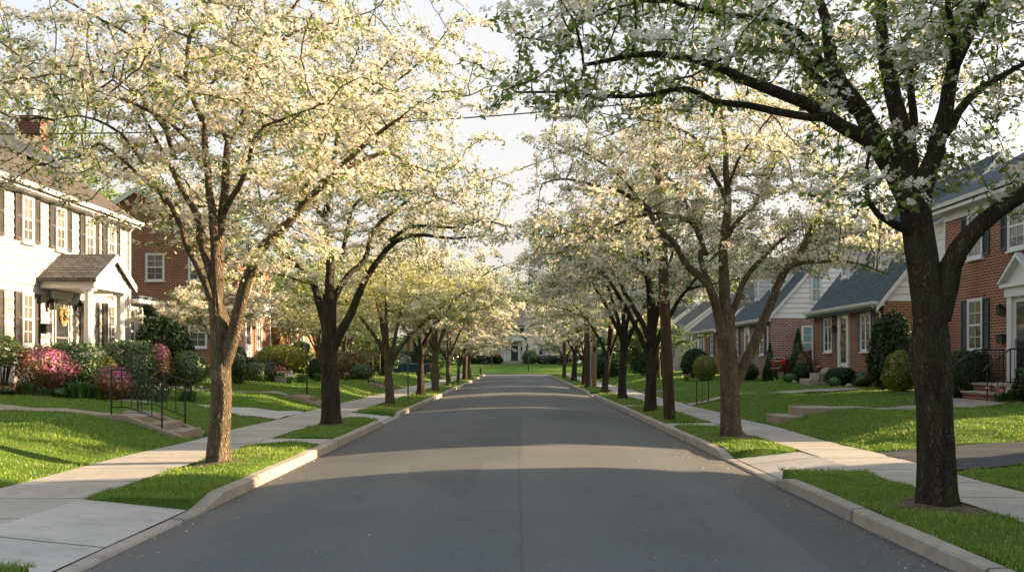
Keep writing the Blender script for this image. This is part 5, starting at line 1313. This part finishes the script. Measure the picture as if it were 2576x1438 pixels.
for i, (x, y, w_, h_, mt) in enumerate([(-10.5, 76, 3.2, 2.6, 'hedge'), (-12.5, 86, 4.5, 4.0, 'leaf_d'), (-9.6, 95, 3.5, 2.2, 'hedge_d'), (-11, 102, 4.5, 3.6, 'hedge'), (-9, 108, 3, 2.0, 'hedge')]):
    shrub('shrub', ['rounded green shrub before the blue pickup, far left lawn', 'tall leafy shrub behind the blue pickup tail', 'dark spreading shrub in front of the pale far house', 'big green shrub past the pale far house', 'last green shrub at the far left corner'][i], 'shrub', x, y, w_, h_, mt, n=1500, leaf=.15, rag=.3, group='background shrubs on the left')
for i, (x, y, w_, h_, mt) in enumerate([(10.5, 79, 3.5, 3.0, 'hedge_d'), (11.5, 94, 4, 3.4, 'leaf_d'), (9.2, 100, 3, 2.0, 'hedge_d'), (9.5, 108, 3.5, 2.6, 'hedge')]):
    shrub('shrub', ['dark bushy shrub past the white porch posts', 'leafy green shrub past the tan sided house', 'low dark shrub before the farthest brick house', 'last green shrub at the far right corner'][i], 'shrub', x, y, w_, h_, mt, n=1500, leaf=.15, rag=.3, group='background shrubs on the right')
# right side
GR = 'garden shrubs by the brick cottages'
sh('clipped_hedge', 'square dark clipped hedge under the window of the large red brick house', 'hedge', 2434, 990, 98, 884, 'hedge_d', dep=28.7, shape='box', n=4200, leaf=.05, rag=.08, group=GR)
sh('cypress_shrub', 'feathery gold green cypress left of the thick dark trunk', 'shrub', 2266, 992, 78, 880, 'hedge_y', dep=33.2, n=3600, leaf=.055, rag=.3, group=GR)
sh('holly_tree', 'tall dark holly hiding the corner of the brown brick cottage', 'shrub', 2246, 984, 112, 782, 'hedge_d', dep=34.8, n=5200, leaf=.085, rag=.22, group=GR)
sh('shrub', 'dark shrub right of the cottage steps', 'shrub', 2118, 972, 80, 922, 'hedge_d', dep=38.6, n=1900, leaf=.06, rag=.25, group=GR)
sh('boxwood', 'small bright green mound right of the cottage steps', 'shrub', 2100, 970, 32, 947, 'strap', dep=37.4, n=700, leaf=.05, rag=.1, group=GR)
sh('shrub', 'mid green shrub below the right cottage window', 'shrub', 2172, 974, 46, 934, 'hedge', dep=37, n=1400, leaf=.055, rag=.3, group=GR)
sh('conifer', 'tall dark cone shaped conifer beside the red car', 'conifer', 2008, 960, 62, 824, 'hedge_d', dep=45.2, shape='cone', n=3200, leaf=.07, rag=.15, group=GR)
sh('conifer', 'smaller cone shaped conifer left of the red car', 'conifer', 1937, 952, 42, 862, 'hedge_d', dep=49.8, shape='cone', n=2200, leaf=.07, rag=.15, group=GR)
sh('shrub', 'brownish round shrub at the cottage corner', 'shrub', 2024, 950, 46, 884, 'rust', dep=44.2, n=1200, leaf=.06, rag=.15, group=GR)
sh('shrub', 'dark leafy shrub left of the cottage steps', 'shrub', 2020, 962, 52, 912, 'hedge_d', dep=42.6, n=1700, leaf=.07, rag=.25, group=GR)
sh('boxwood', 'bright green mound left of the cottage steps', 'shrub', 1988, 960, 38, 938, 'strap', dep=42.2, n=700, leaf=.05, rag=.1, group=GR)
sh('shrub', 'low dark shrub before the dark red brick house', 'shrub', 1886, 955, 44, 912, 'hedge_d', dep=50.4, n=1400, leaf=.08, rag=.2, group=GR)
sh('clipped_hedge', 'large dark rounded hedge near the nearest wooden pole', 'hedge', 1750, 945, 74, 876, 'hedge_d', dep=57, n=3000, leaf=.08, rag=.08, group=GR)
sh('clipped_hedge', 'round clipped gold green bush left of the forking trunk', 'hedge', 1774, 950, 62, 892, 'hedge_y', dep=53, n=2600, leaf=.06, rag=.05, group=GR)
sh('clipped_hedge', 'long dark clipped hedge right of the second wooden pole', 'hedge', 1506, 940, 44, 900, 'hedge_d', dep=80, d=1.5, shape='box', n=1700, leaf=.1, rag=.08, group=GR)
sh('clipped_hedge', 'dark clipped hedge behind the slim leaning tree', 'hedge', 1545, 942, 40, 903, 'hedge_d', dep=76, d=1.5, shape='box', n=1700, leaf=.1, rag=.08, group=GR)
sh('shrub', 'shadowed shrub mass behind the small leafy yard tree', 'shrub', 1640, 945, 90, 880, 'hedge_d', dep=70, n=2200, leaf=.1, rag=.25, group=GR)
sh('shrub', 'dark bushy shrub at the right edge below the white doorway', 'shrub', 2588, 985, 66, 905, 'hedge_d', dep=25.6, n=1700, leaf=.06, rag=.2, group=GR)
tuft('lilies with peach and white blooms beside the brick stoop', 2530, 1004, 60, 36, 26.0, fl=('whiteflower', 12), n=130)
tuft('peach flowering clump at the foot of the brick stoop', 2512, 1000, 34, 30, 25.8, fl=('coral', 9), n=60)
tuft('pink flowering clump at the foot of the round gold green bush', 1728, 948, 22, 16, 54, fl=('pink', 14), n=40)
mulch(12.2, 13.7, 28.2, 32.0); mulch(12.3, 13.3, 36.2, 39.6); mulch(12.2, 13.3, 41.6, 45.5)
for x, lb in ((-24, 'long distant hedge left of the house at the end of the street'), (23.5, 'long distant hedge right of the house at the end of the street')):
    shrub('hedge', lb, 'hedge', x, 133, 32, 3.6, 'hedge', d=3, shape='box', n=4200, leaf=.42, rag=.12, group='distant hedges')
GC = 'foundation shrubs of the house at the end of the street'
for i, (x, w_, h_, mt, shp, lb) in enumerate([(-5.5, 4.5, 1.1, 'hedge_d', 'box', 'long dark hedge left of the far portico'), (4.9, 4.6, 1.1, 'hedge_d', 'box', 'long dark hedge right of the far portico'),
        (1.9, 2.2, 1.9, 'hedge', 'ball', 'round green bush right of the far portico'), (1.5, 1.1, 2.9, 'hedge', 'cone', 'pointed conifer behind the round bush at the far portico'), (-2.5, 1.4, 1.2, 'hedge_d', 'ball', 'small dark bush left of the far portico'), (-3.2, 1.9, 1.9, 'rust', 'ball', 'little rusty leaved tree left of the far portico')]):
    shrub('far_shrub' if i != 5 else 'red_maple', lb, 'shrub', x, 134.2-(i == 5)*.9, w_, h_, mt, d=1.4 if shp == 'box' else None, shape=shp, n=900, leaf=.16, rag=.15, group=GC, lift=.5 if i == 5 else 0, stems=3 if i == 5 else 0)

for i, (x, y, lb) in enumerate([(17.6, 14.8, 'unseen dense evergreen added for shade at the end of the asphalt driveway'), (19.4, 15.0, 'unseen dense evergreen added for shade behind the driveway'), (21.5, 14.6, 'rear one of the unseen evergreens added for shade')]):  # out of view, added and sized to cast shade over the foreground road
    shrub('unseen_shade_evergreen', lb, 'tree', x, y, 4.2, 6.6, 'hedge_d', n=2600, leaf=.28, rag=.2, group='unseen evergreens added for shade')

# ================================================================ steps, rails, posts, poles, wires
def steps(label, x0, s, y0, y1, n, run, z0, z1, cheek=True):
    """rising away from the road; x0 foot, s direction"""
    org = (x0, (y0+y1)/2, z0); t = thing('concrete_steps', label, 'steps', org, 'garden steps up from the sidewalk')
    rise = (z1-z0)/n; m = MB()
    for i in range(n): m.box(x0+s*run*i, x0+s*(run*n+.35), y0, y1, z0-.2 if i == 0 else z0+rise*i-.03, z0+rise*(i+1))
    m.build('tread', M['step'], t, org, bevel=.015)
    if cheek:
        for ya, yb in ((y0-.17, y0-.002), (y1+.002, y1+.17)):
            m = MB(); m.poly([(x0-s*.02, z0-.2), (x0-s*.02, z0+.06), (x0+s*run*n*.9, z1+.05), (x0+s*(run*n+.4), z1+.05), (x0+s*(run*n+.4), z0-.2)], ya, yb, PX); m.build('cheek_wall', M['step'], t, org, bevel=.02)
    return t
zt = h1(-8.1, 20.3)+.02
steps('worn concrete steps with low side walls, leading to the white house', -6.62, -1, 19.75, 20.95, 3, .42, .15, zt)
steps('brick edged concrete steps behind the stout dark tree trunk', -6.5, -1, 33.2, 34.3, 2, .42, .15, h1(-7.5, 33.7)+.02)
steps('small low steps far along the left lawn', -6.6, -1, 51.2, 52.2, 2, .4, .15, h1(-7.5, 51.7)+.02)
steps('two low concrete steps rising through the right lawn', 6.35, 1, 24.0, 25.3, 2, .55, .15, h1(7.9, 24.6)+.02, False)
t = thing('concrete_steps', 'brick cottage steps with grey treads between dark shrubs', 'steps', (12.6, 40.6, .7), 'garden steps up from the sidewalk')
m = MB(); m.box(11.75, 13.38, 39.9, 41.3, .4, .95); m.box(12.15, 13.38, 39.95, 41.25, .95, 1.18); m.box(12.55, 13.38, 40.0, 41.2, 1.18, 1.40); m.build('tread', M['stone'], t, (12.6, 40.6, .7), bevel=.015)
def railing(label, y, x_top, x_bot, z_top, z_bot, flat, hgt=.93, nb=4, r=.014, group='iron handrails on the left steps', curl=1):
    """iron rail along X at y: level part at the top post, then falling to the bottom post"""
    s = 1 if x_bot > x_top else -1; org = (x_top, y, z_top); t = thing('iron_handrail', label, 'handrail', org, group)
    xa = x_top+s*flat; zt, zb = z_top+hgt, z_bot+hgt
    zr = lambda x: zt if (x-xa)*s <= 0 else zt+(zb-zt)*(x-xa)/(x_bot-xa)
    m = MB(); m.tube([(x_top, y, z_top-.1), (x_top, y, zt)], r*1.25, 8); m.build('post', M['iron'], t, org)
    m = MB(); m.tube([(x_bot, y, z_bot-.1), (x_bot, y, zb)], r*1.25, 8); m.build('post', M['iron'], t, org)
    m = MB(); c = [(x_bot+s*(.13*math.sin(a)), y, zb-.13*1.0+.13*math.cos(a)-.0) for a in np.linspace(.5, 3.4, 9)]
    m.tube([(x_top-s*.01, y, zt), (xa, y, zt), (x_bot+s*.04, y, zb-.01)]+(c if curl else []), r*1.15, 8); m.build('top_rail', M['iron'], t, org)
    m = MB(); lo = .74
    m.tube([(x_top, y, zt-lo), (xa, y, zt-lo), (x_bot, y, zb-lo)], r*.8, 6); m.build('bottom_rail', M['iron'], t, org)
    for k in range(nb):
        x = x_top+(x_bot-x_top)*(k+1)/(nb+1); m = MB(); m.tube([(x, y, zr(x)-lo), (x, y, zr(x))], r*.75, 6); m.build('baluster', M['iron'], t, org)
    if curl:
        m = MB(); x0 = x_top+(x_bot-x_top)*.24
        m.tube([(x0+s*(.09*a-.02), y+.0, zt-lo+.26+.09*math.sin(a*2.2)) for a in np.linspace(0, 2.4, 9)], r*.5, 5); m.build('scroll', M['iron'], t, org)
    return t
railing('nearer black iron handrail on the concrete steps', 19.66, -8.0, -7.0, zt, .33, .34)
railing('farther black iron handrail on the concrete steps', 21.04, -8.0, -7.0, zt, .33, .34)
railing('small thin iron handrail on the low steps far along the left lawn', 51.1, -7.6, -6.7, h1(-7.5, 51.1), .22, .2, nb=2, curl=0, r=.02, group='')
railing('thin black handrail beside the nearest wooden pole', 34.2, 6.6, 5.9+.3, h1(6.6, 34.2)+.02, .16, .1, hgt=.8, nb=1, curl=0, r=.014, group='')
# stoop railings
def stoop_rail(label, y):
    org = (12.9, y, 1.05); t = thing('iron_handrail', label, 'handrail', org, 'iron railings on the brick stoop')
    m = MB(); m.tube([(13.72, y, 2.0), (12.9, y, 2.0), (12.28, y, 1.52), (12.2, y, 1.42)], .022, 8); m.build('top_rail', M['iron'], t, org)
    m = MB(); m.tube([(13.72, y, 1.2), (12.9, y, 1.2)], .014, 6); m.build('bottom_rail', M['iron'], t, org)
    for x, za, zb in ((12.9, 1.05, 2.0), (12.3, .6, 1.53), (13.7, 1.05, 2.0)): m = MB(); m.tube([(x, y, za), (x, y, zb)], .018, 8); m.build('post', M['iron'], t, org)
    for k in range(6): x = 13.02+k*.115; m = MB(); m.tube([(x, y, 1.2), (x, y, 2.0)], .010, 6); m.build('baluster', M['iron'], t, org)
    for k in range(3): x = 12.42+k*.15; m = MB(); m.tube([(x, y, .85), (x, y, 1.52+(x-12.28)*.77)], .010, 6); m.build('baluster', M['iron'], t, org)
stoop_rail('farther black iron railing on the brick stoop', 28.0); stoop_rail('nearer black iron railing on the brick stoop', 26.0)
# lamp post
p = (-7.45, 35.4); g = h1(*p); org = (p[0], p[1], g)
t = thing('lamp_post', 'slim black garden lamp post with a small lantern on the left lawn', 'lamp post', org)
m = MB(); m.tube([(p[0], p[1], g-.1), (p[0], p[1], g+1.55)], [.03, .022], 10); m.lathe([(.06, 0), (.06, .03), (.03, .08)], (p[0], p[1], g), 12); m.build('pole', M['iron'], t, org)
m = MB(); z = g+1.55; m.lathe([(.05, 0), (.09, .03)], (p[0], p[1], z), 8)
for a in range(4): an = a*math.pi/2+.78; m.tube([(p[0]+.085*math.cos(an), p[1]+.085*math.sin(an), z+.03), (p[0]+.10*math.cos(an), p[1]+.10*math.sin(an), z+.25)], .009, 5)
m.lathe([(.15, .25), (.15, .27), (.05, .34), (.02, .37)], (p[0], p[1], z), 10); lt = m.build('lantern', M['iron'], t, org)
m = MB(); m.lathe([(.068, .035), (.082, .245)], (p[0], p[1], z), 8); m.build('lantern_glass', M['blind'], lt, org)
# street sign seen from behind
org = (-3.95, 36.3, .15); t = thing('street_sign', 'tall street sign seen from its blank tan back, on a thin green post', 'sign', org)
m = MB(); m.box(-3.975, -3.925, 36.28, 36.32, .0, 2.62); m.build('post', M['signpost'], t, org)
m = MB(); m.box(-4.13, -3.77, 36.325, 36.335, 2.02, 2.62); m.build('sign_plate', M['signback'], t, org, bevel=.004)
# poles
def pole(label, x, y, h, r, lean=(0, 0)):
    org = (x, y, .16); t = thing('utility_pole', label, 'utility pole', org, 'wooden utility poles along the right kerb')
    W = Wood(); n = 24; P = np.stack([np.linspace(0, lean[0]*h, n), np.linspace(0, lean[1]*h, n), np.linspace(-.1, h, n)], 1); W.tube(P, np.linspace(r, r*.68, n), 16, .012, x)
    mesh_np('pole', np.concatenate(W.V), [np.concatenate(W.F)], M['pole'], t, smooth=True)
    m = MB(); m.box(lean[0]*h-.9, lean[0]*h+.9, -.2, -.1, h-.55, h-.42); m.build('crossarm', M['pole'], t)
    for q in (-.75, -.3, .3, .75): m = MB(); m.lathe([(.03, 0), (.05, .04), (.035, .08), (.05, .11), (.02, .15)], (lean[0]*h+q, -.15, h-.42), 8); m.build('insulator', M['dim'], t)
    return t
pole('nearest weathered wooden utility pole, leaning slightly over the grass', 3.96, 25.7, 8.4, .155, (-.042, 0))
pl2 = pole('second wooden utility pole along the right kerb, with a dark guard', 4.0, 56, 8.8, .17, (-.01, 0))
m = MB(); m.tube([(.16, -.12, -.1), (.16, -.12, 2.6)], .05, 8); m.build('conduit', M['metal'], pl2)
pole('third and farthest wooden utility pole along the right kerb', 4.05, 84, 8.6, .17)
org = (4.42, 56.6, .16); t = thing('wooden_post', 'short pale wooden stub post beside the second utility pole', 'post', org)
m = MB(); m.tube([(4.42, 56.6, .05), (4.44, 56.6, 3.6)], [.14, .12], 12); m.build('post', M['wood'], t, org)
m = MB(); m.box(4.36, 4.52, 56.42, 56.5, 2.2, 2.5); m.build('bracket', M['iron'], t, org)
def wire(label, a, b, sag, r=.012):
    a = Vector(a); b = Vector(b); pts = []
    for i in range(25):
        k = i/24; p = a.lerp(b, k); p.z -= sag*4*k*(1-k); pts.append(p)
    m = MB(); m.tube(pts, r, 5); o = m.build('overhead_wire', M['wire'], None, tuple(a)); tag(o, label, 'wire', 'overhead service wires across the street')
wire('thick overhead wire crossing the street highest and nearest', (3.5, 25.6, 8.35), (-13.4, 22.2, 6.75), .25, .017)
wire('overhead wire crossing the street below the first one', (3.6, 25.7, 8.0), (-13.9, 52, 7.3), .35, .016)
wire('thin distant overhead wire, upper of the pair', (3.9, 56, 8.6), (-14.2, 66, 4.6), .4, .018)
wire('thin distant overhead wire, lower of the pair', (3.9, 56, 8.2), (-14.2, 74, 4.4), .4, .018)
# odds and ends
org = (-3.85, 108, .15); t = thing('wooden_post', 'short dark post at the far left street corner', 'post', org); m = MB(); m.tube([(-3.85, 108, .05), (-3.85, 108, .8)], .14, 10); m.build('post', M['pole'], t, org)
m = MB(); m.tube([(-3.8, 108, .8), (-3.8, 108, 1.25)], .08, 8); m.build('cap', M['wood'], t, org)
g = h1(1.5, 124); org = (1.5, 124, g); t = thing('lamp_post', 'thin dark post on the lawn before the house at the end of the street', 'post', org); m = MB(); m.tube([(1.5, 124, g-.1), (1.5, 124, g+1.5)], .06, 8); m.lathe([(.12, 0), (.14, .2), (.03, .3)], (1.5, 124, g+1.5), 8); m.build('pole', M['iron'], t, org)
g = h1(12.1, 40.1); z_ = .97; org = (12.1, 39.75, .75); t = thing('garden_ornament', 'red garden ornament on a thin stake at the cottage steps', 'ornament', org)
m = MB(); m.tube([(12.1, 39.75, .6), (12.1, 39.75, 1.62)], .008, 6); m.build('stake', M['iron'], t, org)
m = MB(); m.lathe([(.02, -.12), (.05, -.10), (.06, -.02), (.16, 0), (.17, .05), (.06, .10), (.02, .13)], (12.1, 39.75, 1.38), 14); m.build('feeder', M['redgloss'], t, org)
p = at(704, 955, 45); g = h1(p.x, p.y); org = (p.x, p.y, g); t = thing('flower_planter', 'low stone planter holding white flowers before the dome topiary', 'planter', org)
m = MB(); m.lathe([(.26, 0), (.30, .22), (.33, .24), (.33, .28), (.27, .28), (.25, .2)], org, 18); m.build('tub', M['stone'], t, org)
rng = np.random.default_rng(3); P = np.stack([rng.normal(size=90)*.17, rng.normal(size=90)*.14, .34+rng.uniform(0, .16, 90)], 1); V, F = flowers(P, unit(rng.normal(size=(90, 3))+np.array([0, -.3, .8])), np.full(90, .09), rng); mesh_np('blossom', V, [F], M['whiteflower'], t)
P = P-np.array([0, 0, .07]); V, F = leaves(P, unit(rng.normal(size=(90, 3))), np.full(90, .14), rng); mesh_np('foliage', V, [F], M['strap'], t)
p = at(946, 946, 62); g = h1(p.x, p.y); org = (p.x, p.y, g); t = thing('garden_trellis', 'weathered wooden garden trellis frame beside the pickup', 'trellis', org)
m = MB()
for x in (-.25, .2): m.box(org[0]+x, org[0]+x+.06, org[1], org[1]+.06, g, g+1.45)
for z in (.35, .75, 1.15, 1.4): m.box(org[0]-.19, org[0]+.2, org[1]+.01, org[1]+.05, g+z, g+z+.05)
m.build('frame', M['wood'], t, org)
rng = np.random.default_rng(9)
for i, (x, y, s_) in enumerate([(12.2, 38.6, .16), (12.0, 37.4, .2), (12.15, 38.1, .13), (12.3, 36.8, .15), (11.6, 41.5, .12)]):
    g = h1(x, y); v, f = core(0, 0, s_*.3, s_, s_*.8, s_*.6, 9, 6); v = v*(1+rng.normal(size=(len(v), 1))*.07)
    o = mesh_np('garden_rock', v, [f], M['stone'], loc=(x, y, g), smooth=True); tag(o, 'pale stone edging the shrub bed of the brown brick cottage', 'rock', 'edging stones of the cottage bed')

# ================================================================ cars
def car(name, label, loc, rz, paint, kind, cat):
    """nose towards +X, length along X, foot at the ground"""
    t = thing(name, label, cat, loc, None, rz)
    if kind == 'pickup':
        L, Wd = 4.85, 1.72
        body = [(-2.4, .50), (-2.42, .62), (-2.38, 1.02), (-.55, 1.04), (.95, 1.02), (1.6, .98), (2.25, .86), (2.42, .68), (2.42, .45), (2.2, .34), (-2.2, .36)]
        cab = [(-.62, 1.03), (-.55, 1.55), (-.35, 1.64), (.35, 1.65), (.62, 1.58), (1.2, 1.02)]
        win = [[(-.48, 1.10), (-.42, 1.50), (-.28, 1.55), (-.02, 1.56), (-.02, 1.10)], [(.06, 1.10), (.06, 1.56), (.34, 1.57), (.54, 1.50), (.98, 1.10)]]
        ax = (-1.5, 1.5)
    else:
        L, Wd = 4.5, 1.74
        body = [(-2.2, .40), (-2.25, .62), (-2.22, .92), (-2.05, 1.00), (-1.5, 1.03), (1.0, .98), (1.7, .90), (2.15, .76), (2.25, .55), (2.2, .34), (-2.05, .32)]
        cab = [(-1.75, 1.01), (-1.05, 1.38), (-.4, 1.47), (.2, 1.45), (1.15, .97)]
        win = [[(-1.42, 1.06), (-.95, 1.34), (-.4, 1.41), (-.32, 1.41), (-.32, 1.06)], [(-.24, 1.06), (-.24, 1.41), (.18, 1.39), (.86, 1.05)]]
        ax = (-1.35, 1.35)
    m = MB(); m.poly(body, -Wd/2, Wd/2, PX); m.build('body', M[paint], t, bevel=.05)
    c = MB(); k = len(cab); ti = .13
    V = [(x, (-Wd/2+.04+ti*(z-1.0)/.6), z) for x, z in cab]+[(x, (Wd/2-.04-ti*(z-1.0)/.6), z) for x, z in cab]
    c.add(V, [list(range(k))[::-1], [k+i for i in range(k)]]+[[i, (i+1) % k, k+(i+1) % k, k+i] for i in range(k)]); c.build('cabin', M[paint], t, bevel=.03)
    for s in (-1, 1):
        for wv in win:
            w = MB(); f = lambda x, z, e: (x, s*(Wd/2-.04-ti*(z-1.0)/.6+e), z)
            n = len(wv); w.add([f(x, z, .012) for x, z in wv]+[f(x, z, -.02) for x, z in wv], [list(range(n)), [n+i for i in range(n)][::-1]]+[[i, (i+1) % n, n+(i+1) % n, n+i] for i in range(n)]); w.build('side_window', M['glass'], t)
        m = MB(); m.box(.98 if kind == 'pickup' else .7, 1.12 if kind == 'pickup' else .84, s*Wd/2-.02, s*(Wd/2+.16), 1.0, 1.13) ; m.build('mirror', M[paint], t, bevel=.02)
        m = MB(); m.box(-.02, .01, s*(Wd/2+.002)-.004, s*(Wd/2+.002)+.004, .5, 1.0); m.box(.12, .28, s*Wd/2-.01, s*Wd/2+.03, .86, .89); m.build('door_handle', M['chrome'], t)
        m = MB(); x = body[1][0]; m.box(x-.01, x+.20, s*(Wd/2-.22), s*(Wd/2+.012), .74, .95); m.build('taillight', M['redlight'], t, bevel=.02)
        m = MB(); m.box(2.1, 2.40 if kind == 'pickup' else 2.2, s*(Wd/2-.36), s*(Wd/2-.03), .66, .80); m.build('headlight', M['blind'], t, bevel=.02)
        for x in ax:
            w = MB(); y0, y1 = s*(Wd/2-.2), s*(Wd/2+.015)
            w.tube([(x, y0, .33), (x, y0+(y1-y0)*.15, .33), (x, y0+(y1-y0)*.85, .33), (x, y1, .33)], [.29, .33, .33, .29], 24); wh_ = w.build('wheel', M['tyre'], t)
            w = MB(); w.tube([(x, y1-s*.02, .33), (x, y1+s*.012, .33)], [.21, .19], 20)
            for q in range(5): a = q*1.2566; w.tube([(x, y1+s*.012, .33), (x+.17*math.cos(a), y1+s*.012, .33+.17*math.sin(a))], .02, 5)
            w.build('rim', M['chrome'], wh_)
    m = MB(); x = body[1][0]; m.box(x-.07, x+.05, -Wd/2+.06, Wd/2-.06, .40, .56); m.build('bumper', M['chrome' if kind == 'pickup' else paint], t, bevel=.02)
    m = MB(); m.box(2.36 if kind == 'pickup' else 2.2, 2.47 if kind == 'pickup' else 2.29, -Wd/2+.08, Wd/2-.08, .38, .54); m.build('bumper', M['chrome' if kind == 'pickup' else paint], t, bevel=.02)
    if kind != 'pickup':
        m = MB(); m.poly([(-1.72, 1.045), (-1.08, 1.375), (-1.1, 1.392), (-1.74, 1.06)], -.62, .62, PX); m.build('rear_window', M['glass'], t)
        m = MB(); m.box(-2.27, -1.98, -.6, .6, 1.0, 1.045); m.build('spoiler', M['chrome'], t, bevel=.01)
    else:
        m = MB(); m.poly([(-.64, 1.1), (-.585, 1.5), (-.60, 1.5), (-.655, 1.1)], -.6, .6, PX); m.build('rear_window', M['glass'], t)
        m = MB(); m.box(-2.41, -2.33, -Wd/2, Wd/2, 1.02, 1.06); m.box(-2.4, -.62, -Wd/2, -Wd/2+.07, 1.02, 1.06); m.box(-2.4, -.62, Wd/2-.07, Wd/2, 1.02, 1.06); m.build('bed_rail', M['chrome'], t)
    return t
car('pickup_truck', 'dark blue pickup parked across the lawn behind the left tree row', (-9.3, 81.8, h1(-9.3, 81.8)+.03), math.pi, 'blue', 'pickup', 'pickup')
car('parked_car', 'red car in the driveway between two brick cottages, tail showing', (14.7, 47.7, h1(14.7, 47.7)+.03), 0, 'redcar', 'sedan', 'car')
# ================================================================ camera, sun, sky
cam = bpy.data.objects.new('camera', bpy.data.cameras.new('camera')); COL.objects.link(cam)
cam.location = (0, 0, EYE); cam.rotation_euler = (math.pi/2, 0, 0)
cam.data.sensor_width = 36; cam.data.lens = 36*FPX/2576
cam.data.shift_x = -(VX-1288)/2576; cam.data.shift_y = (VY-719)/2576
cam.data.clip_end = 2000; SC.camera = cam
VEIL = 1.6
EL, AZ = R(15.0), R(81.0)                # azimuth from +Y towards +X
sd = Vector((math.sin(AZ)*math.cos(EL), math.cos(AZ)*math.cos(EL), math.sin(EL)))
sun = bpy.data.objects.new('sun', bpy.data.lights.new('sun', 'SUN')); COL.objects.link(sun)
sun.data.energy = 5.0; sun.data.angle = R(.6); sun.data.color = (1.0, .73, .45)
sun.rotation_euler = (-sd).to_track_quat('-Z', 'Y').to_euler()
w = bpy.data.worlds.new('World'); SC.world = w; w.use_nodes = True
nt = w.node_tree; bg = nt.nodes['Background']
sky = nt.nodes.new('ShaderNodeTexSky'); sky.sky_type = 'NISHITA'; sky.sun_disc = False
sky.sun_elevation = EL; sky.sun_rotation = AZ; sky.air_density = .8; sky.dust_density = 7.0; sky.ozone_density = 1.0; sky.altitude = 0
# thin high cloud veils the blue
tc = nt.nodes.new('ShaderNodeTexCoord'); mp = nt.nodes.new('ShaderNodeMapping'); mp.inputs['Scale'].default_value = (1, 1, 2.6); nt.links.new(tc.outputs['Generated'], mp.inputs[0])
vf = ramp(nt, noise(nt, mp.outputs[0], 2.2, 5, .55), [(.25, (.62, .62, .62)), (.65, (.93, .93, .93))])
sx = nt.nodes.new('ShaderNodeSeparateXYZ'); nt.links.new(tc.outputs['Generated'], sx.inputs[0])
veil = ramp(nt, sx.outputs[2], [(0.0, (1.0, .90, .79)), (.12, (1.0, .935, .87)), (.35, (.98, .97, .955)), (.62, (.74, .86, 1.0)), (1.0, (.62, .80, 1.0))])
vm_ = nt.nodes.new('ShaderNodeVectorMath'); vm_.operation = 'SCALE'; vm_.inputs['Scale'].default_value = VEIL; nt.links.new(veil, vm_.inputs[0])
nt.links.new(mix_(nt, vf, sky.outputs[0], vm_.outputs[0]), bg.inputs[0]); bg.inputs[1].default_value = .15
SC.view_settings.view_transform = 'Standard'; SC.view_settings.look = 'None'; SC.view_settings.gamma = 1
SC.view_settings.exposure = 2.05
SC.render.engine = 'CYCLES'
SC.cycles.max_bounces = 6; SC.cycles.transparent_max_bounces = 4; SC.cycles.diffuse_bounces = 3; SC.cycles.glossy_bounces = 2; SC.cycles.transmission_bounces = 3
SC.cycles.use_denoising = True; SC.cycles.caustics_reflective = False; SC.cycles.caustics_refractive = False
SC.cycles.sample_clamp_indirect = 6
